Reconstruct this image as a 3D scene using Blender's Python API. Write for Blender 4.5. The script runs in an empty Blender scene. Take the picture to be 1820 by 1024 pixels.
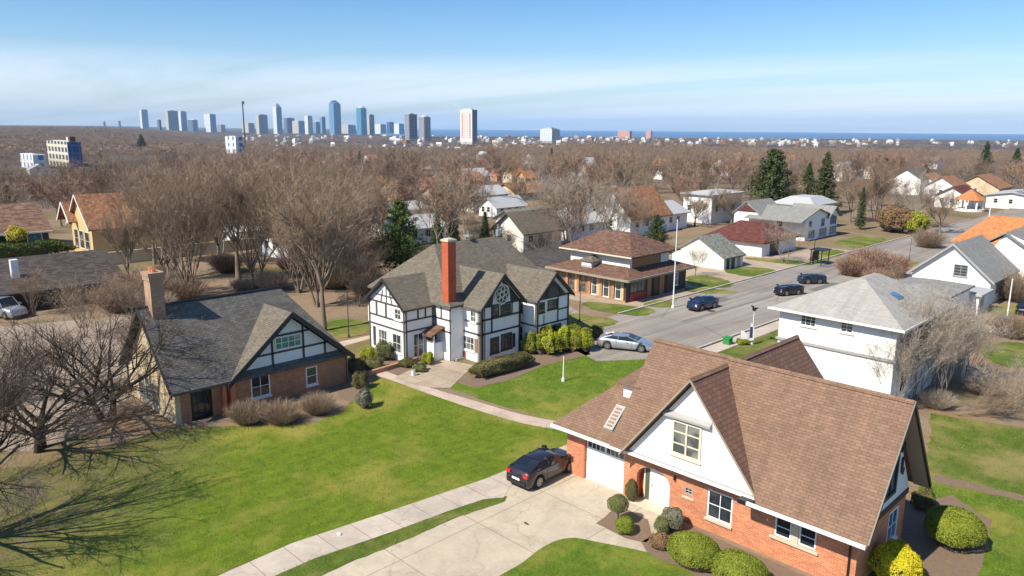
import bpy, bmesh, math, random, numpy as np
from mathutils import Vector, Matrix
R=math.radians
random.seed(7)
S2=math.sqrt(.5)
scene=bpy.context.scene
C=scene.collection
# ---------------------------------------------------------------- camera model (world x = right-and-near, y = right-and-away)
F=1350.; HC=17.; PITCH=math.atan(284/F); ROLL=R(0.45)
def ray(px,py):
    a=px-910; b=py-512; c,s=math.cos(ROLL),math.sin(ROLL)
    x=a*c+b*s; y=-a*s+b*c; cp,sp=math.cos(PITCH),math.sin(PITCH)
    X,Y,Zz=x/F,cp-y/F*sp,-sp-y/F*cp
    return ((X-Y)*S2,(X+Y)*S2,Zz)
def G(px,py,z=0.):
    r=ray(px,py); t=(z-HC)/r[2]; return (r[0]*t,r[1]*t)
def camxy(X,Y): return ((X-Y)*S2,(X+Y)*S2)      # right / forward metres -> world
def fwd(x,y): return ((x+y)*S2,(y-x)*S2)        # world -> right / forward
def ATF(px,py,D):
    r=ray(px,py); f=(r[1]-r[0])*S2; t=D/f; return (r[0]*t,r[1]*t,HC+r[2]*t)
# ---------------------------------------------------------------- terrain
def sm(a,b,x):
    t=min(1,max(0,(x-a)/(b-a))); return t*t*(3-2*t)
def terr(x,y):
    r,f=fwd(x,y); d=math.hypot(r,f)
    ang=math.atan2(r,max(f,1e-3))
    k=0.42+0.58*sm(-0.40,-0.10,ang)
    L=1-sm(-0.50,-0.34,ang)
    zr=-6*sm(170,500,d)-28*sm(650,1700,d)-4*sm(200,420,d)*(1-sm(-.1,.15,ang))
    zl=-17*sm(140,420,d)+15*sm(900,3600,d)
    z=zr*(1-L)+zl*L
    if d>170: z+= (math.sin(x*.011+1)*math.cos(y*.009))*2.0*sm(170,500,d)
    return z
# ---------------------------------------------------------------- node helpers
def new_mat(name):
    m=bpy.data.materials.new(name); m.use_nodes=True; nt=m.node_tree; nt.nodes.clear()
    o=nt.nodes.new('ShaderNodeOutputMaterial'); b=nt.nodes.new('ShaderNodeBsdfPrincipled')
    nt.links.new(b.outputs[0],o.inputs[0]); return m,nt,b
def N(nt,t,**k):
    n=nt.nodes.new(t)
    for a,v in k.items(): setattr(n,a,v)
    return n
def lk(nt,a,b): nt.links.new(a,b)
def noise(nt,vec,scale,detail=4,rough=.55,dist=0):
    n=N(nt,'ShaderNodeTexNoise'); n.inputs['Scale'].default_value=scale; n.inputs['Detail'].default_value=detail
    n.inputs['Roughness'].default_value=rough; n.inputs['Distortion'].default_value=dist
    if vec: lk(nt,vec,n.inputs['Vector'])
    return n.outputs[0]
def ramp(nt,fac,stops):
    r=N(nt,'ShaderNodeValToRGB'); e=r.color_ramp.elements
    while len(e)<len(stops): e.new(.5)
    for i,(p,c) in enumerate(stops):
        e[i].position=p; e[i].color=(c[0],c[1],c[2],1) if not isinstance(c,(int,float)) else (c,c,c,1)
    lk(nt,fac,r.inputs[0]); return r.outputs[0]
def mix(nt,fac,a,b,mode='MIX'):
    m=N(nt,'ShaderNodeMix',data_type='RGBA',blend_type=mode)
    for s,v in ((m.inputs[0],fac),(m.inputs[6],a),(m.inputs[7],b)):
        if isinstance(v,(int,float)): s.default_value=v
        elif isinstance(v,(tuple,list)): s.default_value=(v[0],v[1],v[2],1)
        else: lk(nt,v,s)
    return m.outputs[2]
def bump(nt,b,h,strength=.3,dist=.05):
    n=N(nt,'ShaderNodeBump'); n.inputs['Strength'].default_value=strength; n.inputs['Distance'].default_value=dist
    lk(nt,h,n.inputs['Height']); lk(nt,n.outputs[0],b.inputs['Normal'])
def sc(c,k): return tuple(min(1,v*k) for v in c)
def plain(name,col,rough=.7,var=.15,scale=1.5,metal=0,spec=.5,bumpk=0,coord='Object'):
    m,nt,b=new_mat(name); tc=N(nt,'ShaderNodeTexCoord')
    f=noise(nt,tc.outputs[coord],scale,5); f2=noise(nt,tc.outputs[coord],scale*9,3)
    c=mix(nt,f,sc(col,1-var),sc(col,1+var)); c=mix(nt,.35,c,ramp(nt,f2,[(.3,sc(col,1-var)),(.7,sc(col,1+var))]))
    lk(nt,c,b.inputs['Base Color']); b.inputs['Roughness'].default_value=rough; b.inputs['Metallic'].default_value=metal
    b.inputs['Specular IOR Level'].default_value=spec
    if bumpk: bump(nt,b,f2,bumpk,.02)
    return m
def shingle(name,col,bw=.34,bh=.17,var=.25,tint=None,line=.55,patch=.12):
    m,nt,b=new_mat(name); tc=N(nt,'ShaderNodeTexCoord'); uv=tc.outputs['UV']
    br=N(nt,'ShaderNodeTexBrick'); lk(nt,uv,br.inputs['Vector'])
    br.inputs['Scale'].default_value=1; br.inputs['Brick Width'].default_value=bw; br.inputs['Row Height'].default_value=bh
    br.inputs['Mortar Size'].default_value=.012; br.inputs['Mortar Smooth'].default_value=.3; br.offset=.37; br.inputs['Bias'].default_value=0
    br.inputs['Color1'].default_value=(*sc(col,1-var),1); br.inputs['Color2'].default_value=(*sc(tint or col,1+var),1); br.inputs['Mortar'].default_value=(*sc(col,line),1)
    p=noise(nt,uv,.6,6,.65); q=noise(nt,uv,14,3)
    c=mix(nt,1,br.outputs[0],ramp(nt,p,[(.3,1-patch),(.7,1+0*patch)]),'MULTIPLY')
    c=mix(nt,.5,c,mix(nt,1,c,ramp(nt,q,[(.25,.6),(.75,1.0)]),'MULTIPLY'))
    # streaks running down the slope
    mp=N(nt,'ShaderNodeMapping'); mp.inputs['Scale'].default_value=(2.2,.22,1); lk(nt,uv,mp.inputs[0])
    c=mix(nt,.5,c,mix(nt,1,c,ramp(nt,noise(nt,mp.outputs[0],1.2,4),[(.35,.72),(.6,1.0)]),'MULTIPLY'))
    lk(nt,c,b.inputs['Base Color']); b.inputs['Roughness'].default_value=.9; b.inputs['Specular IOR Level'].default_value=.25
    bump(nt,b,br.outputs[1],-.5,.03)
    return m
def brick(name,c1,c2,mortar,bw=.22,bh=.075,patch=.25):
    m,nt,b=new_mat(name); tc=N(nt,'ShaderNodeTexCoord'); uv=tc.outputs['UV']
    br=N(nt,'ShaderNodeTexBrick'); lk(nt,uv,br.inputs['Vector'])
    br.inputs['Scale'].default_value=1; br.inputs['Brick Width'].default_value=bw; br.inputs['Row Height'].default_value=bh
    br.inputs['Mortar Size'].default_value=.006; br.inputs['Mortar Smooth'].default_value=.2; br.inputs['Bias'].default_value=-.1
    br.inputs['Color1'].default_value=(*c1,1); br.inputs['Color2'].default_value=(*c2,1); br.inputs['Mortar'].default_value=(*mortar,1)
    c=mix(nt,1,br.outputs[0],ramp(nt,noise(nt,uv,.9,5,.7),[(.3,1-patch),(.65,1.0)]),'MULTIPLY')
    c=mix(nt,ramp(nt,noise(nt,uv,2.3,5,.7),[(.6,0.),(.75,.3)]),c,sc(mortar,1.1))
    lk(nt,c,b.inputs['Base Color']); b.inputs['Roughness'].default_value=.88; b.inputs['Specular IOR Level'].default_value=.3
    bump(nt,b,br.outputs[1],-.4,.015)
    return m
def stucco(name,col,grime=.12):
    m,nt,b=new_mat(name); tc=N(nt,'ShaderNodeTexCoord'); o=tc.outputs['Object']
    c=mix(nt,ramp(nt,noise(nt,o,.8,6,.7),[(.45,0.),(.75,1.)]),col,tuple(v*(1-grime*k) for v,k in zip(col,(1,1.25,1.7))))
    mp=N(nt,'ShaderNodeMapping'); mp.inputs['Scale'].default_value=(3,3,.25); lk(nt,o,mp.inputs[0])
    c=mix(nt,ramp(nt,noise(nt,mp.outputs[0],1.5,4),[(.55,0.),(.8,.5)]),c,sc(col,.82))
    lk(nt,c,b.inputs['Base Color']); b.inputs['Roughness'].default_value=.85; b.inputs['Specular IOR Level'].default_value=.3
    bump(nt,b,noise(nt,o,30,3),.15,.01); return m
def glass(name,col=(.02,.028,.035),curtain=None,k=.5):
    m,nt,b=new_mat(name); tc=N(nt,'ShaderNodeTexCoord')
    f=noise(nt,tc.outputs['Object'],.9,2)
    c=mix(nt,ramp(nt,f,[(.5,0.),(.62,k)]),col,curtain or sc(col,2.5))
    lk(nt,c,b.inputs['Base Color']); b.inputs['Roughness'].default_value=.06; b.inputs['Specular IOR Level'].default_value=.9
    return m
def foliage(name,cols,scale=1.3,rough=.75,trans=.0):
    m,nt,b=new_mat(name); tc=N(nt,'ShaderNodeTexCoord'); o=tc.outputs['Object']
    f=noise(nt,o,scale,5,.7); f2=noise(nt,o,scale*12,2)
    c=ramp(nt,f,[(.3,cols[0]),(.5,cols[1]),(.7,cols[2])])
    c=mix(nt,.45,c,ramp(nt,f2,[(.3,cols[0]),(.7,cols[2])]))
    lk(nt,c,b.inputs['Base Color']); b.inputs['Roughness'].default_value=rough; b.inputs['Specular IOR Level'].default_value=.25
    return m
M={}
M['roofbrown']=shingle('brown_shingle',(.265,.165,.112),.32,.125,.10,(.285,.172,.115),.55,.2)
M['roofbrownbig']=shingle('brown_shingle_large',(.23,.130,.092),.36,.2,.08,(.25,.14,.10),.35)
M['roofcharcoal']=shingle('charcoal_shingle',(.150,.140,.128),.34,.15,.16,(.168,.157,.143),.36)
M['roofgreybrown']=shingle('grey_brown_shingle',(.18,.155,.12),.32,.13,.14,(.20,.17,.135),.5)
M['rooflightgrey']=shingle('light_grey_shingle',(.42,.395,.36),.34,.14,.06,(.44,.42,.39),.75)
M['roofgreygreen']=shingle('weathered_green_grey_shingle',(.20,.21,.17),.4,.2,.2,(.28,.28,.24),.6)
M['roofred']=shingle('dark_red_shingle',(.135,.045,.036),.4,.22,.2,(.17,.06,.048),.5)
M['rooforange']=shingle('orange_tile',(.56,.22,.085),.3,.3,.12,(.62,.25,.10),.6)
M['roofrust']=shingle('rust_tile',(.34,.165,.085),.3,.3,.25,(.40,.20,.11),.5)
M['rooftan']=shingle('brown_tile_rows',(.20,.115,.075),.6,.3,.25,(.26,.16,.11),.35)
M['roofdark']=shingle('dark_brown_grey_shingle',(.075,.062,.058),.5,.22,.25,(.10,.085,.078),.5)
M['roofmaroon']=shingle('red_brown_shingle',(.17,.09,.062),.36,.2,.22,(.21,.12,.085),.5)
M['roofpalegrey']=shingle('pale_grey_shingle',(.30,.295,.27),.34,.16,.1,(.33,.32,.30),.65)
M['roofmetal']=plain('pale_grey_roofing',(.42,.42,.42),.6,.12)
M['brickorange']=brick('orange_red_brick',(.54,.175,.078),(.66,.27,.13),(.62,.40,.28),.24,.08,.3)
M['brickbrown']=brick('brown_brick',(.42,.18,.09),(.52,.26,.14),(.38,.26,.18))
M['brickchim']=brick('pinkish_brown_brick',(.40,.24,.155),(.48,.31,.21),(.4,.3,.22),patch=.3)
M['brickred']=brick('painted_red_brick',(.50,.10,.045),(.55,.13,.06),(.48,.14,.08))
M['brickpav']=brick('rust_brown_brick',(.40,.19,.10),(.50,.27,.15),(.42,.3,.2))
M['white']=stucco('white_stucco',(.82,.81,.79),.05)
M['whiteold']=stucco('off_white_stucco',(.74,.73,.69),.12)
M['cream']=stucco('cream_stone_render',(.60,.48,.33),.35)
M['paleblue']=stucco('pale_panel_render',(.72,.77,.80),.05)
M['timber']=plain('dark_painted_timber',(.032,.030,.032),.6,.2)
M['timbergrey']=plain('grey_brown_timber',(.085,.075,.068),.7,.2)
M['navy']=plain('dark_navy_paint',(.018,.022,.035),.5,.2)
M['trim']=plain('white_trim_paint',(.78,.77,.74),.5,.05)
M['creamtrim']=plain('cream_trim_paint',(.66,.60,.46),.55,.1)
M['stonetrim']=plain('limestone_trim',(.55,.48,.36),.8,.12)
M['greytrim']=plain('grey_weathered_trim',(.34,.33,.31),.7,.15)
M['soffit']=plain('tan_soffit_board',(.30,.25,.19),.8,.15)
M['orangetrim']=plain('orange_painted_trim',(.58,.19,.09),.6,.1)
M['black']=plain('black_paint',(.014,.014,.015),.4,.2)
M['metal']=plain('galvanised_metal',(.5,.5,.5),.4,.08,metal=.6)
M['polewhite']=plain('white_pole_paint',(.72,.72,.72),.4,.06)
M['poledark']=plain('dark_pole_paint',(.05,.045,.045),.5,.2)
M['woodbrown']=plain('brown_wood',(.30,.15,.07),.7,.3,4)
M['wooddark']=plain('dark_wood',(.06,.04,.03),.7,.3,4)
M['woodyellow']=plain('pale_timber_cladding',(.60,.42,.20),.7,.25,3)
M['redpanel']=plain('red_panel',(.38,.03,.025),.5,.2)
M['maroonpaint']=plain('maroon_paint',(.08,.03,.03),.6,.2)
M['greenpaint']=plain('olive_green_paint',(.09,.10,.065),.5,.15)
M['greenbin']=plain('green_plastic',(.03,.22,.05),.4,.1)
M['navyflag']=plain('navy_flag_cloth',(.03,.04,.14),.8,.1)
M['glass']=glass('dark_window_glass')
M['glasslight']=glass('curtained_window_glass',(.045,.055,.06),(.30,.30,.27),.55)
M['glassteal']=glass('teal_window_glass',(.02,.16,.17),(.05,.3,.25),.6)
M['glassblue']=glass('blue_sky_glass',(.05,.13,.24),(.12,.25,.4),.6)
M['shutterlouvre']=plain('louvred_white_panel',(.66,.66,.64),.6,.1)
M['doorwhite']=plain('white_door_paint',(.78,.78,.77),.45,.04)
# ---------------------------------------------------------------- mesh builder
def wloc(o):
    v=Vector((0,0,0))
    while o is not None: v+=o.location; o=o.parent
    return v
class MB:
    def __init__(s): s.v=[]; s.f=[]; s.m=[]
    def add(s,vs,fs,mi=0):
        b=len(s.v); s.v+= [tuple(p) for p in vs]; s.f+=[tuple(b+i for i in f) for f in fs]; s.m+=[mi]*len(fs)
    def box(s,x0,x1,y0,y1,z0,z1,mi=0):
        if x0>x1:x0,x1=x1,x0
        if y0>y1:y0,y1=y1,y0
        if z0>z1:z0,z1=z1,z0
        s.add([(x0,y0,z0),(x1,y0,z0),(x1,y1,z0),(x0,y1,z0),(x0,y0,z1),(x1,y0,z1),(x1,y1,z1),(x0,y1,z1)],
              [(0,3,2,1),(4,5,6,7),(0,1,5,4),(1,2,6,5),(2,3,7,6),(3,0,4,7)],mi)
    def prism(s,poly,off,mi=0):      # closed prism from polygon by offset vector
        n=len(poly); off=Vector(off); a=[Vector(p) for p in poly]; b=[p+off for p in a]
        s.add(a+b,[tuple(range(n)),tuple(range(2*n-1,n-1,-1))]+[(i,n+i,n+(i+1)%n,(i+1)%n) for i in range(n)],mi)
    def slab(s,poly,t=.12,mi=0): s.prism(poly,(0,0,-t),mi)
    def poly(s,pts,mi=0): s.add(pts,[tuple(range(len(pts)))],mi)
    def tube(s,pts,rad,n=8,mi=0,cap=True):
        pts=[Vector(p) for p in pts]; rr=rad if isinstance(rad,(list,tuple)) else [rad]*len(pts)
        vs=[];fs=[]
        for i,p in enumerate(pts):
            d=(pts[min(i+1,len(pts)-1)]-pts[max(i-1,0)]); d=d.normalized() if d.length>1e-9 else Vector((0,0,1))
            a=d.orthogonal().normalized() if abs(d.z)<.9 else Vector((1,0,0)); a=(a-d*a.dot(d)).normalized(); b=d.cross(a)
            for k in range(n):
                t=2*math.pi*k/n; vs.append(p+(a*math.cos(t)+b*math.sin(t))*rr[i])
        for i in range(len(pts)-1):
            for k in range(n): fs.append((i*n+k,i*n+(k+1)%n,(i+1)*n+(k+1)%n,(i+1)*n+k))
        if cap: fs+= [tuple(reversed(range(n))),tuple((len(pts)-1)*n+k for k in range(n))]
        s.add(vs,fs,mi)
    def build(s,name,mats,parent=None,smooth=False,uv=True):
        me=bpy.data.meshes.new(name)
        off=wloc(parent) if parent else Vector((0,0,0))
        me.from_pydata([(a-off.x,b-off.y,c-off.z) for a,b,c in s.v],[],s.f); me.update()
        if uv and len(s.f)<4000:
            bmm=bmesh.new(); bmm.from_mesh(me); bmesh.ops.recalc_face_normals(bmm,faces=bmm.faces); bmm.to_mesh(me); bmm.free()
        if not isinstance(mats,(list,tuple)): mats=[mats]
        for m in mats: me.materials.append(M[m] if isinstance(m,str) else m)
        if len(mats)>1: me.polygons.foreach_set('material_index',s.m)
        if uv:
            ul=me.uv_layers.new(name='UVMap'); zz=Vector((0,0,1))
            for p in me.polygons:
                n=p.normal
                if abs(n.z)>.99: u=Vector((1,0,0)); v=Vector((0,1,0))
                else: u=zz.cross(n).normalized(); v=n.cross(u)
                for li in p.loop_indices:
                    co=me.vertices[me.loops[li].vertex_index].co; ul.data[li].uv=(co.dot(u)+7.3,co.dot(v)+3.1)
        if smooth: me.polygons.foreach_set('use_smooth',[True]*len(me.polygons))
        o=bpy.data.objects.new(name,me); C.objects.link(o)
        if parent: o.parent=parent
        return o
def tag(o,label=None,cat=None,group=None,kind=None):
    if label:o['label']=label
    if cat:o['category']=cat
    if group:o['group']=group
    if kind:o['kind']=kind
    return o
def thing(name,loc,label,cat,group=None,rz=0):
    o=bpy.data.objects.new(name,None); C.objects.link(o); o.location=loc; o.rotation_euler=(0,0,rz); o.empty_display_size=.3
    return tag(o,label,cat,group)
def dup(root,loc=None,rz=None,scl=None,label=None,group=None):
    r=root.copy(); C.objects.link(r)
    if loc is not None: r.location=loc
    if rz is not None: r.rotation_euler=(0,0,rz)
    if scl is not None: r.scale=scl
    if label:r['label']=label
    if group:r['group']=group
    def rec(s,d):
        for ch in list(s.children):
            c=ch.copy(); C.objects.link(c); c.parent=d; rec(ch,c)
    rec(root,r); return r
def sheet(name,pix=None,pts=None,z=.004,mat='lawn',label=None,kind='structure',sub=0):
    if pts is None: pts=[G(*p) for p in pix]
    mb=MB(); mb.poly([(a,b,z) for a,b in pts]); o=mb.build(name,mat)
    tag(o,label,None,None,kind)
    if o.data.polygons[0].normal.z<0: o.data.flip_normals()
    return o
# face frames: 'S' = wall facing -y (u=+x), 'E' = wall facing +x (u=+y), 'N' = +y, 'W' = -x
def P3(side,pl,u,d,z):
    if side=='S': return (u,pl-d,z)
    if side=='E': return (pl+d,u,z)
    if side=='N': return (u,pl+d,z)
    return (pl-d,u,z)
def fbox(mb,side,pl,u0,u1,z0,z1,d0,d1,mi=0):
    a=P3(side,pl,u0,d0,z0); b=P3(side,pl,u1,d1,z1); mb.box(a[0],b[0],a[1],b[1],a[2],b[2],mi)
def window(par,side,pl,u0,u1,z0,z1,nx=2,nz=2,frame='trim',pane='glass',fw=.07,mw=.035,proud=.05,sill=True,recess=0.,sillmat=None,label=None,name='window',inner=0.02):
    mb=MB(); d1=proud-recess; d0=-recess-.03
    fbox(mb,side,pl,u0,u0+fw,z0,z1,d0,d1); fbox(mb,side,pl,u1-fw,u1,z0,z1,d0,d1)
    fbox(mb,side,pl,u0+fw,u1-fw,z1-fw,z1,d0,d1); fbox(mb,side,pl,u0+fw,u1-fw,z0,z0+fw,d0,d1)
    for i in range(1,nx):
        u=u0+(u1-u0)*i/nx; fbox(mb,side,pl,u-mw/2,u+mw/2,z0+fw,z1-fw,d0,d1-.012)
    for i in range(1,nz):
        z=z0+(z1-z0)*i/nz; fbox(mb,side,pl,u0+fw,u1-fw,z-mw/2,z+mw/2,d0,d1-.015)
    w=mb.build(name,frame,par)
    if label: w['label']=label
    p=MB(); fbox(p,side,pl,u0+.5*fw,u1-.5*fw,z0+.5*fw,z1-.5*fw,-recess-.02,-recess+inner); p.build('pane',pane,w)
    if sill:
        q=MB(); fbox(q,side,pl,u0-.05,u1+.05,z0-.09,z0-.002,-recess-.02,.09); q.build('sill',sillmat or frame,w)
    return w
def wall_holes(mb,side,pl,u0,u1,z0,z1,holes,depth=.22,mi=0):
    us=sorted({u0,u1}|{h[0] for h in holes}|{h[1] for h in holes}); zs=sorted({z0,z1}|{h[2] for h in holes}|{h[3] for h in holes})
    for i in range(len(us)-1):
        for j in range(len(zs)-1):
            cu=(us[i]+us[i+1])/2; cz=(zs[j]+zs[j+1])/2
            if any(h[0]<cu<h[1] and h[2]<cz<h[3] for h in holes): continue
            q=[P3(side,pl,us[i],0,zs[j]),P3(side,pl,us[i+1],0,zs[j]),P3(side,pl,us[i+1],0,zs[j+1]),P3(side,pl,us[i],0,zs[j+1])]
            mb.poly(q,mi)
    for a,b,c,d in holes:
        def qq(p): mb.poly([P3(side,pl,*t) for t in p],mi)
        qq([(a,0,c),(a,0,d),(a,-depth,d),(a,-depth,c)]); qq([(b,0,d),(b,0,c),(b,-depth,c),(b,-depth,d)])
        qq([(a,0,d),(b,0,d),(b,-depth,d),(a,-depth,d)]); qq([(b,0,c),(a,0,c),(a,-depth,c),(b,-depth,c)])
def gable_roof(mb,axis,c,half,ze,zr,s0,s1,t=.14,mi=0):
    for sg in (-1,1):
        e=c+sg*half
        if axis=='y': poly=[(e,s0,ze),(e,s1,ze),(c,s1,zr),(c,s0,zr)]
        else: poly=[(s0,e,ze),(s1,e,ze),(s1,c,zr),(s0,c,zr)]
        if (axis=='y')==(sg<0): poly=poly[::-1]
        mb.slab(poly,t,mi)
def bargeboard(mb,axis,c,half,ze,zr,s,w=.22,t=.07,mi=0,drop=.0):
    for sg in (-1,1):
        e=c+sg*half
        A=[(e,ze-drop),(c,zr-drop),(c,zr-w-drop),(e,ze-w-drop)]
        pts=[((a,s,z) if axis=='y' else (s,a,z)) for a,z in A]
        mb.prism(pts,(0,t,0) if axis=='y' else (t,0,0),mi)
def hip_roof(mb,x0,x1,y0,y1,ze,zr,rx0,rx1,ry0,ry1,t=.16,mi=0):
    A=[(x0,y0,ze),(x1,y0,ze),(x1,y1,ze),(x0,y1,ze)]; B=[(rx0,ry0,zr),(rx1,ry0,zr),(rx1,ry1,zr),(rx0,ry1,zr)]
    for i in range(4):
        j=(i+1)%4; p=[A[i],A[j],B[j],B[i]]; q=[]
        for a in p:
            if not q or (Vector(a)-Vector(q[-1])).length>1e-4: q.append(a)
        if (Vector(q[0])-Vector(q[-1])).length<1e-4: q.pop()
        if len(q)>=3: mb.slab(q,t,mi)
    if abs(rx1-rx0)>.3 and abs(ry1-ry0)>.3: mb.slab(B,t,mi)
def gwall(mb,side,pl,u0,u1,z0,zap,c=None,th=.1,mi=0):   # triangular gable wall
    c=(u0+u1)/2 if c is None else c
    pts=[P3(side,pl,u0,0,z0),P3(side,pl,u1,0,z0),P3(side,pl,c,0,zap)]
    off=Vector(P3(side,pl,0,-th,0))-Vector(P3(side,pl,0,0,0)); mb.prism(pts,off,mi)
def beam(mb,side,pl,a,b,w,d=.045,mi=0,d0=-.02):    # straight timber between two (u,z) points on a wall
    ax=Vector((a[0],a[1])); bx=Vector((b[0],b[1])); t=(bx-ax).normalized(); n=Vector((-t.y,t.x))*w/2
    q=[ax-n,bx-n,bx+n,ax+n]; pts=[P3(side,pl,p.x,d0,p.y) for p in q]
    off=Vector(P3(side,pl,0,d,0))-Vector(P3(side,pl,0,d0,0)); mb.prism(pts,off,mi)
# ================================================================ vegetation
def bark(name,col): return plain(name,col,.9,.3,3,spec=.2,coord='Object')
M['bark']=bark('grey_brown_bark',(.20,.155,.115)); M['barkdark']=bark('dark_bark',(.045,.034,.027)); M['barkpale']=bark('pale_bark',(.30,.27,.23))
M['twig']=foliage('brown_twigs',((.16,.112,.078),(.28,.20,.14),(.40,.295,.20)),.35)
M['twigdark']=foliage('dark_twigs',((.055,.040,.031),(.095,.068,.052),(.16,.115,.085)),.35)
M['twigpale']=foliage('pale_twigs',((.26,.21,.16),(.34,.28,.22),(.44,.37,.30)),.4)
M['twigred']=foliage('reddish_twigs',((.22,.14,.10),(.30,.19,.135),(.38,.24,.16)),.3)
M['twigwood']=foliage('woodland_twigs',((.11,.072,.062),(.23,.155,.115),(.38,.28,.18)),.012)
M['needle']=foliage('dark_green_needles',((.022,.038,.016),(.05,.075,.024),(.115,.13,.04)),.5)
M['needlelit']=foliage('fresh_green_needles',((.03,.055,.014),(.075,.125,.024),(.17,.23,.04)),.5)
M['leafball']=foliage('clipped_box_leaves',((.06,.10,.012),(.17,.21,.018),(.31,.33,.035)),1.6)
M['leafyellow']=foliage('golden_leaves',((.30,.26,.01),(.52,.44,.012),(.66,.58,.03)),2.)
M['leafyg']=foliage('yellow_green_leaves',((.15,.18,.014),(.30,.32,.02),(.44,.44,.035)),1.2)
M['leafhedge']=foliage('brown_green_hedge_leaves',((.07,.07,.025),(.13,.12,.04),(.20,.175,.07)),1.5)
M['leafgrey']=foliage('grey_green_leaves',((.10,.105,.07),(.17,.17,.115),(.26,.25,.18)),2.5)
M['leafolive']=foliage('olive_leaves',((.09,.10,.035),(.15,.16,.05),(.22,.22,.08)),2.5)
M['leafdry']=foliage('dry_brown_leaves',((.17,.09,.045),(.24,.14,.07),(.30,.20,.09)),1.5)

def np_mesh(name,V,Fc,mat,smooth=False):
    me=bpy.data.meshes.new(name); V=np.asarray(V,dtype=np.float32).reshape(-1,3); k=Fc.shape[1]; n=Fc.shape[0]
    me.vertices.add(len(V)); me.vertices.foreach_set('co',V.ravel())
    me.loops.add(n*k); me.loops.foreach_set('vertex_index',Fc.astype(np.int32).ravel())
    me.polygons.add(n); me.polygons.foreach_set('loop_start',np.arange(0,n*k,k,dtype=np.int32)); me.polygons.foreach_set('loop_total',np.full(n,k,dtype=np.int32))
    me.materials.append(M[mat] if isinstance(mat,str) else mat); me.update(calc_edges=True)
    if smooth: me.polygons.foreach_set('use_smooth',[True]*n)
    return me
def rv(rng): 
    while True:
        v=Vector((rng.uniform(-1,1),rng.uniform(-1,1),rng.uniform(-1,1)))
        if .05<v.length<1: return v.normalized()
def bare_tree(seed,h=12,spread=.5,trunk=.18,forks=(5,7),up=.8,tw=3500,twr=.018,r0=.22,multi=1,tlen=.9,barkm='bark',twigm='twig',levels=3,side=4):
    """thing-less prototype meshes: (trunk+limbs mesh, crown mesh)"""
    rng=random.Random(seed); V=[];Fq=[]; TV=[]; anchors=[]
    def seg(pts,rads,n):
        nonlocal V,Fq
        b=len(V)
        for i,p in enumerate(pts):
            d=(pts[min(i+1,len(pts)-1)]-pts[max(i-1,0)]).normalized(); a=d.orthogonal().normalized(); c=d.cross(a)
            for k in range(n):
                t=6.2832*k/n; V.append(p+(a*math.cos(t)+c*math.sin(t))*rads[i])
        for i in range(len(pts)-1):
            for k in range(n): Fq.append((b+i*n+k,b+i*n+(k+1)%n,b+(i+1)*n+(k+1)%n,b+(i+1)*n+k))
    def grow(p,d,L,r,lev):
        n=max(3,5-lev); k=[7,6,5,4,3][min(lev,4)]
        pts=[p]; rads=[r]; q=p.copy(); dd=d.copy()
        for i in range(n):
            dd=(dd+rv(rng)*(.13 if lev else .05)+Vector((0,0,up*.10 if lev else .02))).normalized()
            q=q+dd*(L/n); pts.append(q); rads.append(r*(1-.62*(i+1)/n))
        seg(pts,rads,k)
        if lev>=levels:
            anchors.append((pts,L)); return
        if lev>=levels-1: anchors.append((pts[1:],L))
        nc=rng.randint(*forks) if lev==0 else rng.randint(4,6)
        for c in range(nc):
            f=(rng.uniform(.75,1) if lev==0 else rng.uniform(.3,1)); i=min(n-1,int(f*n)); base=pts[i].lerp(pts[i+1],f*n-i if f*n-i<=1 else 1)
            ang=rng.uniform(0,6.2832) if lev else 6.2832*(c+rng.uniform(-.3,.3))/nc
            a=dd.orthogonal().normalized(); b2=dd.cross(a); out=(a*math.cos(ang)+b2*math.sin(ang))
            tilt=(spread*rng.uniform(.55,1.35)) if lev==0 else rng.uniform(.35,.85)
            nd=(dd*math.cos(tilt)+out*math.sin(tilt)+Vector((0,0,up*.25))).normalized()
            rem=(h*(1-trunk)*.62 if lev==0 else L*rng.uniform(.45,.68))
            if lev==0: rem*=rng.uniform(.8,1.1)
            grow(base,nd,rem,rads[i]*(.68 if lev==0 else .6),lev+1)
    for m in range(multi):
        a=6.28*m/multi+rng.random(); off=Vector((math.cos(a),math.sin(a),0))*(.25 if multi>1 else 0)
        d=(Vector((0,0,1))+off*(.9)).normalized() if multi>1 else Vector((rng.uniform(-.05,.05),rng.uniform(-.05,.05),1)).normalized()
        grow(off*.6+Vector((0,0,-.15)),d,h*trunk*(1.2 if multi==1 else 1.6),r0/(1 if multi==1 else math.sqrt(multi)*.9),0)
    # twigs: slender slivers fanning from the last branches
    per=max(1,int(.9*tw/ max(1,len(anchors))))
    tri=[]
    for pts,L in anchors:
        for j in range(per):
            f=rng.random()**.7; i=min(len(pts)-2,int(f*(len(pts)-1))); b=pts[i].lerp(pts[i+1],f*(len(pts)-1)-i); dr=(pts[i+1]-pts[i]).normalized()
            d=(dr*.8+rv(rng)*.85+Vector((0,0,.30*up))).normalized(); l=tlen*rng.uniform(.4,1.2)
            w=d.cross(rv(rng)).normalized()*twr*rng.uniform(.7,1.2)
            m=b+d*l*.55+rv(rng)*l*.07; tip=b+(m-b)*1.0+(d+rv(rng)*.35).normalized()*l*.5
            tri.append((b-w,b+w,m)); tri.append((m-w*.8,m+w*.8,tip))
            # side twiglet
            s=b.lerp(m,.6); sd=(d+rv(rng)*.9).normalized(); tri.append((s-w*.7,s+w*.7,s+sd*l*.55))
    V=np.array([tuple(v) for v in V],dtype=np.float32); Fq=np.array(Fq,dtype=np.int32)
    T=np.array([[tuple(a) for a in t] for t in tri],dtype=np.float32).reshape(-1,3)
    zmax=max(T[:,2].max(),.1); k=h/zmax; V*=k; T*=k
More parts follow.
